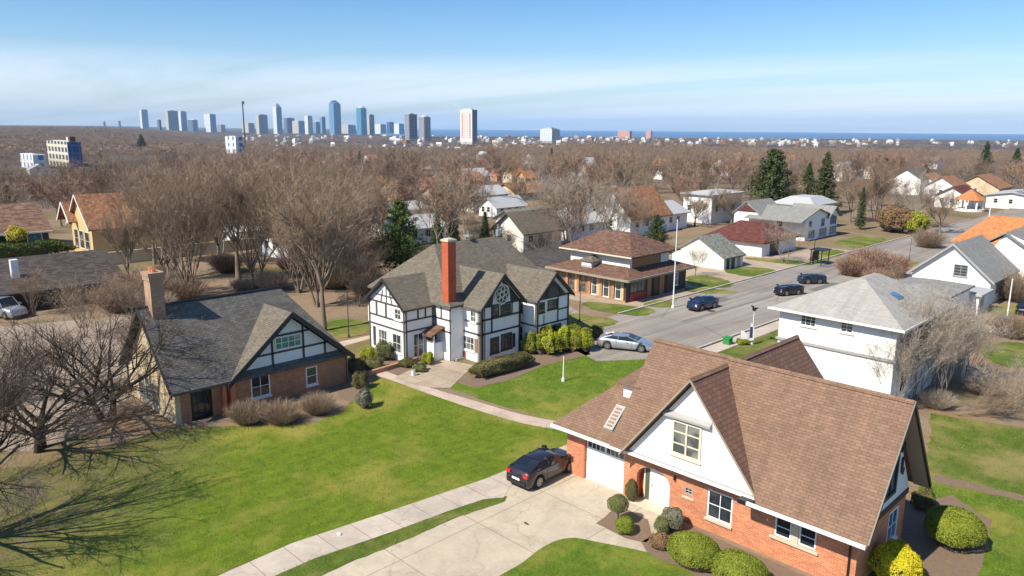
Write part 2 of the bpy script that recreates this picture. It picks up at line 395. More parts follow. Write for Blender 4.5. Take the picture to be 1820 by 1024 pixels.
    trunkm=np_mesh('trunk',V,Fq,barkm,True); crown=np_mesh('crown',T,np.arange(len(T)).reshape(-1,3),twigm)
    return trunkm,crown,V,Fq,T
def leaf_quads(P,Nn,size,rng,jit=.6):
    """small leaf quads at points P (n,3) with rough normals Nn"""
    n=len(P); r=rng.normal(size=(n,3)); Nn=Nn+r*jit; Nn/=np.linalg.norm(Nn,axis=1,keepdims=True)+1e-9
    a=np.cross(Nn,rng.normal(size=(n,3))); a/=np.linalg.norm(a,axis=1,keepdims=True)+1e-9; b=np.cross(Nn,a)
    s=(size*rng.uniform(.6,1.3,size=(n,1)))
    Q=np.stack([P-a*s,P-b*s*.45,P+a*s,P+b*s*.45],axis=1).reshape(-1,3)
    return Q,np.arange(4*n).reshape(-1,4)
def conifer(seed,h=10,rad=2.6,mat='needle',dens=1.,leaf=.2,shape='spruce'):
    rng=random.Random(seed); nr=np.random.default_rng(seed); P=[];Nn=[]; mb=MB()
    mb.tube([(0,0,-.2),(0,0,h*.5),(0,0,h*.96)],[.018*h+.06,.012*h+.03,.02],7)
    nb=int((90 if shape=='spruce' else 85)*dens)
    for i in range(nb):
        f=(i+.5)/nb
        z=h*(.08+.9*f) if shape=='spruce' else h*(.1+.86*f)
        if shape=='spruce': L=rad*(1-f)**.85*rng.uniform(.7,1.15)+.12
        else: L=rad*min(1,.55+f*3)*(1-f)**.62*rng.choice([.55,.8,1.,1.12])*rng.uniform(.85,1.1)+.15
        a=i*2.39996+rng.uniform(-.4,.4); el=rng.uniform(-.05,.25) if shape=='spruce' else rng.uniform(.1,.7)
        d=Vector((math.cos(a)*math.cos(el),math.sin(a)*math.cos(el),math.sin(el))); tip=Vector((0,0,z))+d*L
        mid=Vector((0,0,z))+d*L*.5+Vector((0,0,.04*L)); mb.tube([(0,0,z),mid,tip-Vector((0,0,.10*L))],[.05,.03,.01],4,cap=False)
        n=int(44*dens*(L/rad*.9+.3))
        for k in range(n):
            t=rng.uniform(.15,1.05)**.8; wd=.26*L*(1.1-t)+.16
            c=Vector((0,0,z))+d*L*t+Vector((0,0,-.1*L*t*t if shape=='spruce' else 0))+rv(rng)*wd*rng.random()*Vector((1,1,1)).length/1.73*1.6
            if shape=='spruce': c.z-=abs(rng.gauss(0,.10))
            P.append(tuple(c)); Nn.append((d.x*.5,d.y*.5,.8))
    Q,Fx=leaf_quads(np.array(P),np.array(Nn),leaf,nr,.7)
    me=np_mesh('crown',Q,Fx,mat)
    return mb,me
def link(me,name,parent):
    o=bpy.data.objects.new(name,me); C.objects.link(o); o.parent=parent; return o
def ball_shrub(name,loc,rx,ry,rz,mat,label,cat='shrub',group=None,leaf=.05,n=5000,lump=.10,flat=.0,seed=1,tight=.04,stem=None,parent=None,box=False):
    nr=np.random.default_rng(seed)
    d=nr.normal(size=(n,3)); d/=np.linalg.norm(d,axis=1,keepdims=True); d[:,2]=np.where(d[:,2]<-.35,-d[:,2],d[:,2])
    if box:
        k=np.max(np.abs(d)**1.0,axis=1,keepdims=True); d2=d/k; dd=d*.35+d2*.65/1.15
    else: dd=d
    ph=nr.uniform(0,6.28,6)
    def lm(d): return 1+lump*(np.sin(d[:,0]*4.1*max(1,rx)+ph[0])*np.sin(d[:,1]*3.7*max(1,ry)+ph[1])+.6*np.sin(d[:,2]*6+ph[2]+d[:,0]*5)+.5*np.sin(d[:,0]*9*rx+ph[3])*np.cos(d[:,1]*9*ry+ph[4]))
    P=dd*lm(d)[:,None]*(1-nr.exponential(tight,size=(n,1)).clip(0,.5)+nr.normal(size=(n,1))*tight*.35)
    P=P*np.array([rx,ry,rz])+np.array([0,0,rz*(.86-flat)]); P[:,2]=np.maximum(P[:,2],.02)
    Q,Fx=leaf_quads(P,d,leaf,nr,.55)
    # inner core of leaves
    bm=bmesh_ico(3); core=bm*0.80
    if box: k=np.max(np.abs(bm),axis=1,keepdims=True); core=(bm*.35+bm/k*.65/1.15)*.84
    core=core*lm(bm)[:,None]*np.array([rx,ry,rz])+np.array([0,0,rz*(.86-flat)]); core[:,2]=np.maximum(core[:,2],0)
    me=np_mesh('foliage',Q,Fx,mat)
    r=thing(name,loc,label,cat,group)
    o=link(me,'foliage',r)
    mb=MB(); mb.add(core.tolist(),ICO[3]); c=mb.build('inner_branches','twigdark',None,uv=False); c.parent=r
    return r
ICO={}
import bmesh
def bmesh_ico(s):
    b=bmesh.new(); bmesh.ops.create_icosphere(b,subdivisions=s,radius=1); v=np.array([tuple(x.co) for x in b.verts]); ICO[s]=[tuple(x.index for x in f.verts) for f in b.faces]; b.free(); return v
def twig_shrub(seed,rad=1.5,h=1.4,n=2600,mat='twig',twr=.010):
    rng=random.Random(seed); tri=[]
    for i in range(n):
        a=rng.uniform(0,6.283); b0=Vector((math.cos(a),math.sin(a),0))*rad*.35*rng.random(); t=rng.random()**.6
        d=Vector((math.cos(a)*t,math.sin(a)*t,1.05-.45*t*rng.random())).normalized(); L=h*rng.uniform(.5,1.15)
        p=b0; w=d.cross(rv(rng)).normalized()*twr
        for k in range(3):
            q=p+(d+rv(rng)*.28).normalized()*L/3*Vector((rad/h if h else 1,rad/h,1)).length/1.6; tri.append((p-w,p+w,q)); 
            s=p.lerp(q,.6); tri.append((s-w*.7,s+w*.7,s+(d+rv(rng)*.9).normalized()*L*.22)); p=q
    T=np.array([[tuple(a) for a in t] for t in tri],dtype=np.float32).reshape(-1,3); T[:,2]=np.maximum(T[:,2],0.0)
    return np_mesh('twigs',T,np.arange(len(T)).reshape(-1,3),mat)

# ================================================================ vehicles
M['tyre']=plain('tyre_rubber',(.02,.02,.02),.85,.1); M['rim']=plain('alloy_rim',(.42,.42,.43),.3,.05,metal=.8)
M['lamp']=plain('headlamp_lens',(.6,.62,.65),.12,.05,spec=.8); M['taillamp']=plain('red_lamp_lens',(.45,.02,.015),.2,.1,spec=.7); M['plate']=plain('number_plate',(.7,.7,.66),.5,.05)
def carpaint(name,col,metal=.35):
    m,nt,b=new_mat(name); b.inputs['Base Color'].default_value=(*col,1); b.inputs['Metallic'].default_value=metal; b.inputs['Roughness'].default_value=.32
    b.inputs['Coat Weight'].default_value=1; b.inputs['Coat Roughness'].default_value=.05
    tc=N(nt,'ShaderNodeTexCoord'); f=noise(nt,tc.outputs['Object'],5,4); lk(nt,ramp(nt,f,[(.3,.26),(.7,.42)]),b.inputs['Roughness']); return m
M['carglass']=glass('car_window_glass',(.012,.016,.022),(.03,.035,.045))
def car(name,loc,rz,paint,label,cat='car',group=None,L=4.4,W=1.75,H=1.42,style='hatch',rim='rim'):
    """local x = forward"""
    r=thing(name,(0,0,0),label,cat,group)
    hl=L/2; gc=.17
    # (x, z of body top, half width factor)
    if style=='wedge': prof=[(-hl,.60,.80),(-hl+.10,.86,.90),(-hl+.5,.93,.97),(-.9,.90,1),(0,.86,1),(.9,.80,.99),(1.5,.72,.96),(hl-.25,.58,.88),(hl,.42,.74)]; cab=(-hl+.35,-1.05,.25,1.35)
    elif style=='suv': prof=[(-hl,.75,.84),(-hl+.08,1.0,.92),(-hl+.5,1.04,.98),(-.9,1.03,1),(0,1.02,1),(.9,1.0,.99),(1.5,.97,.96),(hl-.2,.88,.88),(hl,.6,.76)]; cab=(-hl+.12,-hl+.65,.45,1.15)
    elif style=='sedan': prof=[(-hl,.62,.82),(-hl+.08,.92,.9),(-hl+.6,.98,.97),(-.9,.95,1),(0,.92,1),(.9,.90,.99),(1.5,.84,.96),(hl-.2,.72,.88),(hl,.5,.76)]; cab=(-hl+.75,-1.0,.25,1.15)
    else: prof=[(-hl,.62,.84),(-hl+.08,.92,.92),(-hl+.5,.96,.98),(-.9,.93,1),(0,.90,1),(.9,.88,.99),(1.5,.83,.96),(hl-.2,.72,.88),(hl,.5,.76)]; cab=(-hl+.2,-hl+1.15,.2,1.15)
    # refine profile
    xs=np.linspace(-hl,hl,33); px=[p[0] for p in prof]; zt=np.interp(xs,px,[p[1] for p in prof]); wf=np.interp(xs,px,[p[2] for p in prof])
    wr=.31; wx=(-hl+.82,hl-.82)
    sec=[]
    for x,z,w in zip(xs,zt,wf):
        hw=W/2*w; bot=gc+(.10 if abs(x)>hl-.1 else 0)
        arch=max([math.sqrt(max(0,(wr+.06)**2-(x-c)**2)) for c in wx]); zb=max(bot,wr+arch-.02) if arch>.02 else bot
        zb=min(zb,z-.12)
        half=[(hw*.90,zb),(hw*.99,zb+.06),(hw,zb*.5+z*.5),(hw*.975,z-.09),(hw*.90,z-.015),(hw*.6,z+.025),(0,z+.04)]
        sec.append([(x,y,zz) for y,zz in half]+[(x,-y,zz) for y,zz in reversed(half[:-1])])
    mb=MB(); n=len(sec[0]); vs=[p for s_ in sec for p in s_]; fs=[]
    for i in range(len(sec)-1):
        for k in range(n-1): fs.append((i*n+k,i*n+k+1,(i+1)*n+k+1,(i+1)*n+k))
        fs.append((i*n+n-1,i*n,(i+1)*n,(i+1)*n+n-1))
    fs.append(tuple(range(n))); fs.append(tuple((len(sec)-1)*n+k for k in reversed(range(n)))); mb.add(vs,fs)
    body=mb.build('body',paint,r,smooth=True)
    # greenhouse
    x0,x1,x2,x3=cab; zb=float(np.interp((x0+x3)/2,px,[p[1] for p in prof])); tw=W/2*.70; bw=W/2*.93
    def zat(x): return float(np.interp(x,px,[p[1] for p in prof]))
    g=MB(); B=[(x0,-bw*.86,zat(x0)-.03),(x3,-bw*.9,zat(x3)-.03),(x3,bw*.9,zat(x3)-.03),(x0,bw*.86,zat(x0)-.03)]
    mx=(x1+x2)/2; Bm=[(mx,-bw,zat(mx)-.03),(mx,bw,zat(mx)-.03)]
    T=[(x1,-tw*.93,H-.04),(x2,-tw,H-.03),(x2,tw,H-.03),(x1,tw*.93,H-.04)]
    g.add([B[0],Bm[0],B[1],B[2],Bm[1],B[3],T[0],T[1],T[2],T[3]],[(0,1,7,6),(1,2,7),(2,3,8,7),(3,4,8),(4,5,9,8),(5,0,6,9),(6,7,8,9)])
    g.build('windows','carglass',r)
    rf=MB(); n2=7; vs=[];fs=[]
    for i in range(n2):
        f=i/(n2-1); x=x1-.03+(x2-x1+.06)*f; ww=tw*(.95+.06*f)+.02; zc=H-.035+.045*math.sin(math.pi*f)
        vs+=[(x,-ww,zc-.05),(x,-ww*.8,zc+.005),(x,0,zc+.02),(x,ww*.8,zc+.005),(x,ww,zc-.05)]
    for i in range(n2-1):
        for k in range(4): fs.append((i*5+k,i*5+k+1,(i+1)*5+k+1,(i+1)*5+k))
    rf.add(vs,fs); rf.build('roof',paint,r,smooth=True)
    pl=MB()
    for sgn in (-1,1):
        for a,b in (((x3,sgn*bw*.9,zat(x3)),(x2,sgn*tw,H-.03)),((x0,sgn*bw*.86,zat(x0)),(x1,sgn*tw*.93,H-.04)),((mx-.1,sgn*bw,zat(mx)),((x1+x2)/2-.1,sgn*(tw+.01),H-.03))):
            pl.tube([a,b],.032,5); pl.build('pillar_frame',paint,r); pl=MB()
    for cx in wx:
        for sgn in (-1,1):
            wy=sgn*(W/2-.13)
            t=MB(); m=20
            prof_=[(.0,.06),(wr*.62,.0),(wr*.9,.0),(wr,.03),(wr,.17),(wr*.9,.2),(0,.2)]
            vs=[];fs=[]
            for q,(rr,yy) in enumerate(prof_):
                for k in range(m):
                    a=6.28318*k/m; vs.append((cx+rr*math.cos(a),wy+sgn*(.11-yy),wr+rr*math.sin(a)))
            for q in range(len(prof_)-1):
                for k in range(m): fs.append((q*m+k,q*m+(k+1)%m,(q+1)*m+(k+1)%m,(q+1)*m+k))
            t.add(vs,fs); w=t.build('wheel','tyre',r,smooth=False)
            s=MB(); yo=wy+sgn*.112
            for k in range(6):
                a=6.28318*k/6; dx,dz=math.cos(a),math.sin(a); s.prism([(cx+dx*.03-dz*.03,yo,wr+dz*.03+dx*.03),(cx+dx*wr*.6-dz*.045,yo,wr+dz*wr*.6+dx*.045),(cx+dx*wr*.6+dz*.045,yo,wr+dz*wr*.6-dx*.045),(cx+dx*.03+dz*.03,yo,wr+dz*.03-dx*.03)],(0,-sgn*.03,0))
            ring=[]; 
            for k in range(m):
                a0=6.28318*k/m;a1=6.28318*(k+1)/m
                s.add([(cx+rr*math.cos(a),yo,wr+rr*math.sin(a)) for rr,a in ((wr*.56,a0),(wr*.66,a0),(wr*.66,a1),(wr*.56,a1))],[(0,1,2,3)])
            s.build('rim',rim,w)
    for sgn in (-1,1):
        h=MB(); z=zat(hl-.1)-.02; yo=sgn*W/2*.60
        h.prism([(hl-.30,yo-.17,z-.10),(hl-.08,yo-.17,z-.16),(hl-.08,yo-.17,z-.02),(hl-.30,yo-.17,z+.03)],(0,.34,0)) if style!='wedge' else h.prism([(hl-.34,yo-.2,z-.04),(hl-.03,yo-.16,z-.14),(hl-.03,yo-.16,z-.06),(hl-.34,yo-.2,z+.05)],(0,.4,0))
        h.build('headlight','lamp',r)
        tl=MB(); z=zat(-hl+.08)-.06; tl.box(-hl-.015,-hl+.12,sgn*W/2*.52,sgn*W/2*.86,z-.17,z-.01); tl.build('tail_light','taillamp',r)
        mr=MB(); mr.box(x3-.28,x3-.1,sgn*(bw*.93),sgn*(bw+.16),zat(.7)+.04,zat(.7)+.17); mr.build('mirror',paint,r)
    b=MB(); b.box(-hl-.05,-hl+.06,-W/2*.74,W/2*.74,.26,.44); b.build('bumper','black',r); b=MB(); b.box(hl-.06,hl+.03,-W/2*.62,W/2*.62,.2,.32); b.build('bumper','black',r)
    p=MB(); p.box(-hl-.062,-hl-.04,-.24,.24,.50,.61); p.build('number_plate','plate',r)
    dl=MB()
    for sgn in (-1,1):
        yy=sgn*(W/2+.001)
        for xx in (-.62,.55): dl.box(xx-.006,xx+.006,yy-.004,yy+.003,.25,zat(xx)-.1)
        dl.box(.15,.3,yy,yy+sgn*.02,zat(0)-.2,zat(0)-.17)
    dl.build('door_seam','black',r)
    r.location=loc; r.rotation_euler=(0,0,rz); return r
def thing_part(name,parent):
    o=bpy.data.objects.new(name,None); C.objects.link(o); o.parent=parent; o.empty_display_size=.1; return o
# ================================================================ FRONT HOUSE (orange brick, brown shingles)
def front_house():
    h=thing('brick_house',(-16,29.5,0),'orange brick cottage with steep brown shingle roofs and white stucco gable beside the driveway','house')
    Y=27.3; ze=2.62
    # main brick wall with real openings
    gar=(-22.15,-19.75,-.02,2.15); arch=(-19.0,-17.2,-.02,1.92); vent=(-16.45,-16.05,1.32,1.64); w1=(-15.32,-14.12,.62,1.94); w2=(-12.25,-11.55,1.02,1.88); w3=(-11.25,-10.55,1.02,1.88)
    b=MB(); wall_holes(b,'S',Y,-23.3,-9.0,-.3,2.75,[gar,arch,vent,w1,w2,w3],.2)
    # arch spandrels
    cu=-18.1; rw=.9; zs=1.28
    for sg in (-1,1):
        prev=None
        for k in range(9):
            a=math.pi/2*k/8; p=(cu+sg*rw*math.cos(a),zs+.62*math.sin(a))
            if prev:
                b.prism([P3('S',Y,prev[0],0,prev[1]),P3('S',Y,p[0],0,p[1]),P3('S',Y,p[0],0,1.921),P3('S',Y,prev[0],0,1.921)],(0,.42,0))
            prev=p
    b.box(-23.3,-23.08,Y+.002,31.6,-.3,2.75)                      # garage side wall
    b.box(-22.9,-9.02,32.1,32.3,-.3,2.75)                         # rear wall
    b.build('brick_wall','brickorange',h)
    e=MB(); wall_holes(e,'E',-9.0,Y+.002,32.3,-.3,2.35,[(30.45,31.55,.62,2.02)],.15); e.build('end_wall','brickorange',h)['label']='shaded brick end wall'
    # porch recess
    r=MB(); r.box(-19.2,-17.0,Y+.42,Y+.5,0,2.4); r.box(-19.15,-19.0,Y+.2,Y+.42,0,2.2); r.box(-17.2,-17.05,Y+.2,Y+.42,0,2.2); r.build('porch_recess','brickred',h)
    fl=MB(); fl.box(-19.05,-17.1,Y-.35,Y+.42,-.05,.09); fl.build('doorstep','stonetrim',h)
    d=MB(); d.box(-18.42,-17.22,Y+.30,Y+.40,.1,1.7)
    for (a,c,zz,z2) in ((-18.3,-17.88,.25,.85),(-17.78,-17.36,.25,.85),(-18.3,-17.88,.98,1.6),(-17.78,-17.36,.98,1.6)): d.box(a,c,Y+.285,Y+.30,zz,z2)
    dd=d.build('door','doorwhite',h); k=MB(); k.tube([(-18.34,Y+.29,.92),(-18.34,Y+.24,.92)],.035,8); k.build('handle','metal',dd)
    sl=MB(); sl.box(-18.72,-18.48,Y+.32,Y+.40,.1,1.66); sl.build('sidelight_panel','greenpaint',h)
    tr=MB(); tr.box(-18.78,-17.22,Y+.34,Y+.41,1.74,2.0); tr.build('transom','glasslight',h)
    tf=MB(); tf.box(-18.80,-17.20,Y+.29,Y+.38,1.68,1.74); tf.box(-18.80,-18.72,Y+.29,Y+.38,.09,1.68); tf.box(-18.48,-18.42,Y+.29,Y+.38,.09,1.68); tf.build('door_frame','creamtrim',h)
    # garage door
    g=MB(); g.box(-22.12,-19.78,Y+.14,Y+.2,0,2.13)
    for i in range(1,4): g.box(-22.1,-19.8,Y+.132,Y+.14,.50*i-.008,.50*i+.008,1)
    g.box(-20.97,-20.93,Y+.11,Y+.14,0,2.12)
    gd=g.build('garage_door',['doorwhite','greytrim'],h)
    for a,c in ((-22.02,-21.02),(-20.88,-19.88)):
        p=MB(); p.box(a,c,Y+.118,Y+.135,1.72,2.06)
        pp=p.build('pane','glasslight',gd); q=MB()
        for i in range(1,4): q=MB(); q.box(a+(c-a)*i/4-.015,a+(c-a)*i/4+.015,Y+.10,Y+.12,1.72,2.06); q.build('glazing_bar','doorwhite',gd)
    l=MB(); l.box(-23.2,-19.4,Y-.03,Y+.05,2.22,2.48); l.box(-22.3,-22.18,Y-.02,Y+.05,0,2.2); l.build('garage_lintel','orangetrim',h)
    # windows
    window(h,'S',Y,*w1,2,2,frame='trim',pane='glass',recess=.08,sillmat='stonetrim',fw=.08)
    window(h,'S',Y,*w2,1,2,frame='trim',pane='glass',recess=.08,sill=False,fw=.07); window(h,'S',Y,*w3,1,2,frame='trim',pane='glass',recess=.08,sill=False,fw=.07)
    s=MB(); s.box(-11.548,-11.252,Y-.03,Y+.1,1.0,1.9); s.box(-12.42,-10.42,Y-.08,Y+.12,.9,1.0); s.build('window_surround','stonetrim',h)
    window(h,'S',Y,*vent,2,2,frame='greytrim',pane='glass',recess=.06,sill=False,fw=.05)
    s=MB(); s.box(-16.55,-15.95,Y-.04,Y+.05,1.10,1.2); s.build('ledge','stonetrim',h)
    # gable end (shaded)
    window(h,'E',-9.0,30.45,31.55,.62,2.02,2,2,frame='trim',pane='glassblue',recess=.05,fw=.08)
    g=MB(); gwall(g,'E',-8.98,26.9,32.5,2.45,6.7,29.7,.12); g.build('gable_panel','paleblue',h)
    g=MB(); fbox(g,'E',-8.98,27.05,32.35,2.30,2.52,-.1,.05); g.build('gable_band','maroonpaint',h)
    t=MB(); beam(t,'E',-8.97,(28.35,4.75),(31.25,4.75),.22); beam(t,'E',-8.97,(29.0,5.45),(30.6,5.3),.12)
    beam(t,'E',-8.97,(29.75,4.9),(29.75,6.2),.14); beam(t,'E',-8.97,(30.95,4.55),(30.25,5.6),.12); t.build('gable_timber','navy',h)
    window(h,'E',-8.97,29.3,30.55,2.95,4.55,2,1,frame='navy',pane='glassblue',proud=.09,fw=.14,sill=False,label='tall dark framed window in the shaded gable')
    t=MB(); t.prism([P3('E',-8.97,a,0,z) for a,z in ((31.05,4.2),(31.2,4.25),(31.2,3.85),(31.42,3.7),(31.3,3.45),(31.12,3.6),(31.08,3.85))],(.06,0,0)); t.build('wall_ornament','black',h)
    # front gable
    fy=26.86
    g=MB(); gwall(g,'S',fy,-19.2,-12.85,2.62,6.62,-16.0,.12); g.build('gable_panel','white',h)['label']='white stucco front gable'
    g=MB(); g.box(-19.3,-12.75,fy-.04,Y+.01,2.50,2.62); g.build('gable_ledge','greytrim',h)
    g=MB(); g.box(-19.3,-12.75,fy-.12,fy-.04,2.44,2.55); g.build('gutter','trim',h)
    window(h,'S',fy,-16.92,-15.5,3.22,4.78,2,3,frame='creamtrim',pane='glasslight',proud=.07,fw=.09,mw=.05)
    g=MB(); g.box(-16.25,-16.17,fy-.075,fy,3.25,4.75); g.build('mullion','creamtrim',h)
    g=MB(); g.prism([(-17.35,fy-.01,5.12),(-17.35,fy-.2,4.98),(-17.35,fy-.2,4.88),(-17.35,fy-.01,4.86)],(2.3,0,0)); g.build('window_hood','greytrim',h)
    g=MB(); g.tube([(-16.95,Y-.07,1.78),(-16.95,Y-.07,1.95)],.055,8); g.box(-16.98,-16.92,Y-.06,Y+.01,1.86,1.9); g.build('wall_lamp','black',h)
    # roofs
    m=MB(); m.slab([(-12.6,26.28,2.62),(-8.36,26.28,2.62),(-8.36,29.7,7.15),(-16,29.7,7.15),(-16,29.51,6.9),(-12.83,26.5,2.91)],.16); m.slab([(-8.36,33.12,2.62),(-16,33.12,2.62),(-16,29.7,7.15),(-8.36,29.7,7.15)],.16); m.build('roof','roofbrown',h)['label']='broad main roof of brown shingles'
    m=MB(); m.slab([(-20.15,26.65,2.64),(-19.39,26.65,2.64),(-16,29.79,6.9),(-16,29.95,7.12),(-20.15,29.95,7.12)],.16); m.slab([(-15.6,33.25,2.64),(-20.15,33.25,2.64),(-20.15,29.95,7.12),(-15.6,29.95,7.12)],.16); m.build('roof','roofbrown',h)['label']='upper left wing of brown shingle roof'
    m=MB(); gable_roof(m,'y',-16.0,3.5,2.5,6.9,26.5,36.4,.16); m.build('roof','roofbrownbig',h)['label']='cross gable roof with coarse brown shingles'
    m=MB(); hip_roof(m,-23.8,-19.35,26.75,31.9,ze,4.85,-21.4,-19.35,29.2,29.4,.16); m.build('roof','roofbrown',h)['label']='low hipped garage roof'
    m=MB(); gwall(m,'W',-19.85,27.4,32.4,2.6,6.8,29.95,.12); m.build('side_gable','white',h)
    m=MB(); m.box(-20.9,-19.9,28.6,31.2,3.2,5.0); m.build('side_bay','white',h)
    m=MB(); m.slab([(-21.15,28.35,5.05),(-19.8,28.35,5.05),(-19.8,31.4,5.5),(-21.15,31.4,5.5)],.1); m.build('bay_roof','roofbrown',h)
    m=MB(); bargeboard(m,'x',29.7,3.42,ze,7.15,-8.36,.2,.05,0); m.build('bargeboard','black',h)
    m=MB()
    for sg in (-1,1): m.slab([(-9.0,29.7+sg*3.40,ze-.18),(-8.4,29.7+sg*3.40,ze-.18),(-8.4,29.7,6.97),(-9.0,29.7,6.97)],.02)
    m.build('soffit','soffit',h)
    m=MB(); bargeboard(m,'y',-16.0,3.5,2.48,6.88,26.47,.13,.03); m.build('bargeboard','soffit',h)['label']='thin brown bargeboard of the front gable'
    m=MB(); m.box(-13.0,-8.4,26.2,26.29,2.44,2.58); m.build('gutter','trim',h); m=MB(); m.box(-23.85,-19.3,26.63,26.74,2.44,2.58); m.build('gutter','trim',h)
    m=MB(); m.box(-13.4,-12.7,26.25,26.6,2.38,2.56); m.build('gutter_corner','black',h)
    m=MB(); m.tube([(-9.25,26.3,2.4),(-9.25,Y-.06,2.2),(-9.25,Y-.06,0)],.04,8); m.build('downpipe','black',h)
    m=MB(); m.box(-10.05,-9.72,Y-.14,Y,1.92,2.2); m.build('junction_box','trim',h)
    for a,b_ in (((-16,29.7,7.17),(-8.36,29.7,7.17)),((-16.0,26.5,6.93),(-16.0,36.4,6.93)),((-20.15,29.95,7.14),(-16.1,29.95,7.14))):
        m=MB(); a=Vector(a);b_=Vector(b_); u=(b_-a).normalized(); w=Vector((-u.y,u.x,0))*.14
        m.prism([a-w-Vector((0,0,.13)),a,a+w-Vector((0,0,.13))],(b_-a)); m.build('ridge_cap','roofbrown',h)
    # framed louvre vent lying on the garage roof
    k=(4.85-ze)/(29.2-26.75)
    def on(u,v): return (u,26.75+v,ze+v*k)
    m=MB(); o=Vector((0,-.62*.08,.08)); 
    fr=[on(-20.95,.45),on(-20.4,.45),on(-20.4,1.45),on(-20.95,1.45)]
    m.prism(fr,(0,-.05,.09)); vf=m.build('roof_vent','greytrim',h)
    m=MB()
    for i in range(6):
        v=.55+i*.14; q=[on(-20.83,v),on(-20.52,v),on(-20.52,v+.06),on(-20.83,v+.06)]; m.prism([(a,b-.055,c+.1) for a,b,c in q],(0,-.01,.02))
    m.build('louvre','woodbrown',vf)
    return h
front_house()
# ================================================================ LEFT HOUSE
def left_house():
    h=thing('brick_cottage',(-46.5,21.5,0),'brown brick cottage with dark grey shingle roof, half-timbered gable and tall brick chimney','house')
    b=MB(); wall_holes(b,'E',-42.7,18.8,27.0,-.3,2.0,[(20.08,21.35,.52,1.92),(23.85,24.68,.46,1.7)],.15); b.box(-43,-42.702,18.8,18.95,-.3,2.0)
    wall_holes(b,'E',-43.0,15.9,18.8,-.3,2.1,[(16.5,17.78,0,1.95)],.25)
    b.box(-50.4,-42.72,26.8,27.0,-.3,2.0); b.build('brick_wall','brickbrown',h)
    c=MB(); c.box(-50.3,-43.0,15.6,15.9,-.3,2.15); gwall(c,'S',15.6,-50.3,-42.95,2.15,6.1,-46.6,.25); c.build('side_wall','cream',h)['label']='cream rendered gable wall'
    window(h,'S',15.6,-48.6,-47.75,.5,1.9,2,3,frame='greytrim',pane='glasslight'); window(h,'S',15.6,-47.5,-46.7,.4,1.95,2,3,frame='trim',pane='glasslight'); window(h,'S',15.6,-46.4,-45.4,.45,1.8,2,3,frame='greytrim',pane='glasslight')
    window(h,'E',-42.7,20.08,21.35,.52,1.92,2,2,frame='trim',pane='glass',recess=.05,fw=.08,sillmat='trim'); window(h,'E',-42.7,23.85,24.68,.46,1.7,1,2,frame='trim',pane='glass',recess=.05,fw=.08,sillmat='trim')
    window(h,'E',-43.0,16.5,17.78,.0,1.95,3,4,frame='black',pane='glass',recess=.12,fw=.16,sill=False,name='door')
    o=MB(); o.box(-42.95,-42.66,18.30,18.52,-.2,2.0); o.box(-42.68,-42.5,18.72,19.02,-.2,2.0); o.build('corner_post','orangetrim',h)
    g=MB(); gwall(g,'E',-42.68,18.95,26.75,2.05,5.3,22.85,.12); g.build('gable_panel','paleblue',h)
    t=MB(); fbox(t,'E',-42.68,18.75,27.05,1.98,2.14,-.1,.1); z1=3.15
    beam(t,'E',-42.67,(20.0,z1),(25.7,z1),.11); beam(t,'E',-42.67,(21.2,4.22),(24.4,4.22),.11)
    for y,zt in ((21.6,4.4),(23.75,4.7),(25.3,3.4)): beam(t,'E',-42.67,(y,2.1),(y,zt),.12)
    t.build('gable_timber','navy',h)
    window(h,'E',-42.67,21.8,23.6,3.30,4.12,4,2,frame='trim',pane='glassteal',fw=.06,proud=.06,sill=False)
    # roofs
    m=MB()
    A=[(-50.9,15.25,2.0),(-42.35,15.25,2.1),(-42.35,27.1,2.1),(-50.9,27.1,2.0)]; r0=(-46.6,15.25,6.35); r1=(-46.6,24.4,6.35)
    m.slab([A[1],A[2],r1,r0],.15); m.slab([A[3],A[0],r0,r1],.15); m.slab([A[2],A[3],r1],.15); m.build('roof','roofcharcoal',h)
    m=MB(); gable_roof(m,'y' if False else 'x',22.85,4.35,1.95,5.62,-47.2,-42.2,.15); m.build('roof','roofgreybrown',h)['label']='paler shingles of the cross gable roof'
    m=MB(); bargeboard(m,'x',22.85,4.4,2.02,5.72,-42.2,.36,.08); m.build('bargeboard','navy',h)
    m=MB(); bargeboard(m,'y',-46.6,4.28,2.05,6.36,15.16,.22,.08); m.build('bargeboard','timber',h)
    m=MB(); m.tube([(-46.6,15.25,6.38),(-46.6,24.4,6.38)],.08,6); m.build('ridge_cap','black',h)
    m=MB(); m.box(-46.95,-45.95,15.85,16.6,4.6,8.0); m.box(-47.0,-45.9,15.8,16.65,8.0,8.3); m.box(-47.05,-45.85,15.75,16.7,8.3,8.5)
    ch=m.build('chimney','brickchim',h); m=MB(); m.tube([(-46.6,16.2,8.5),(-46.6,16.2,8.75)],.14,8); m.tube([(-46.25,16.2,8.5),(-46.25,16.2,8.7)],.12,8); m.build('chimney_pot','orangetrim',ch)
left_house()
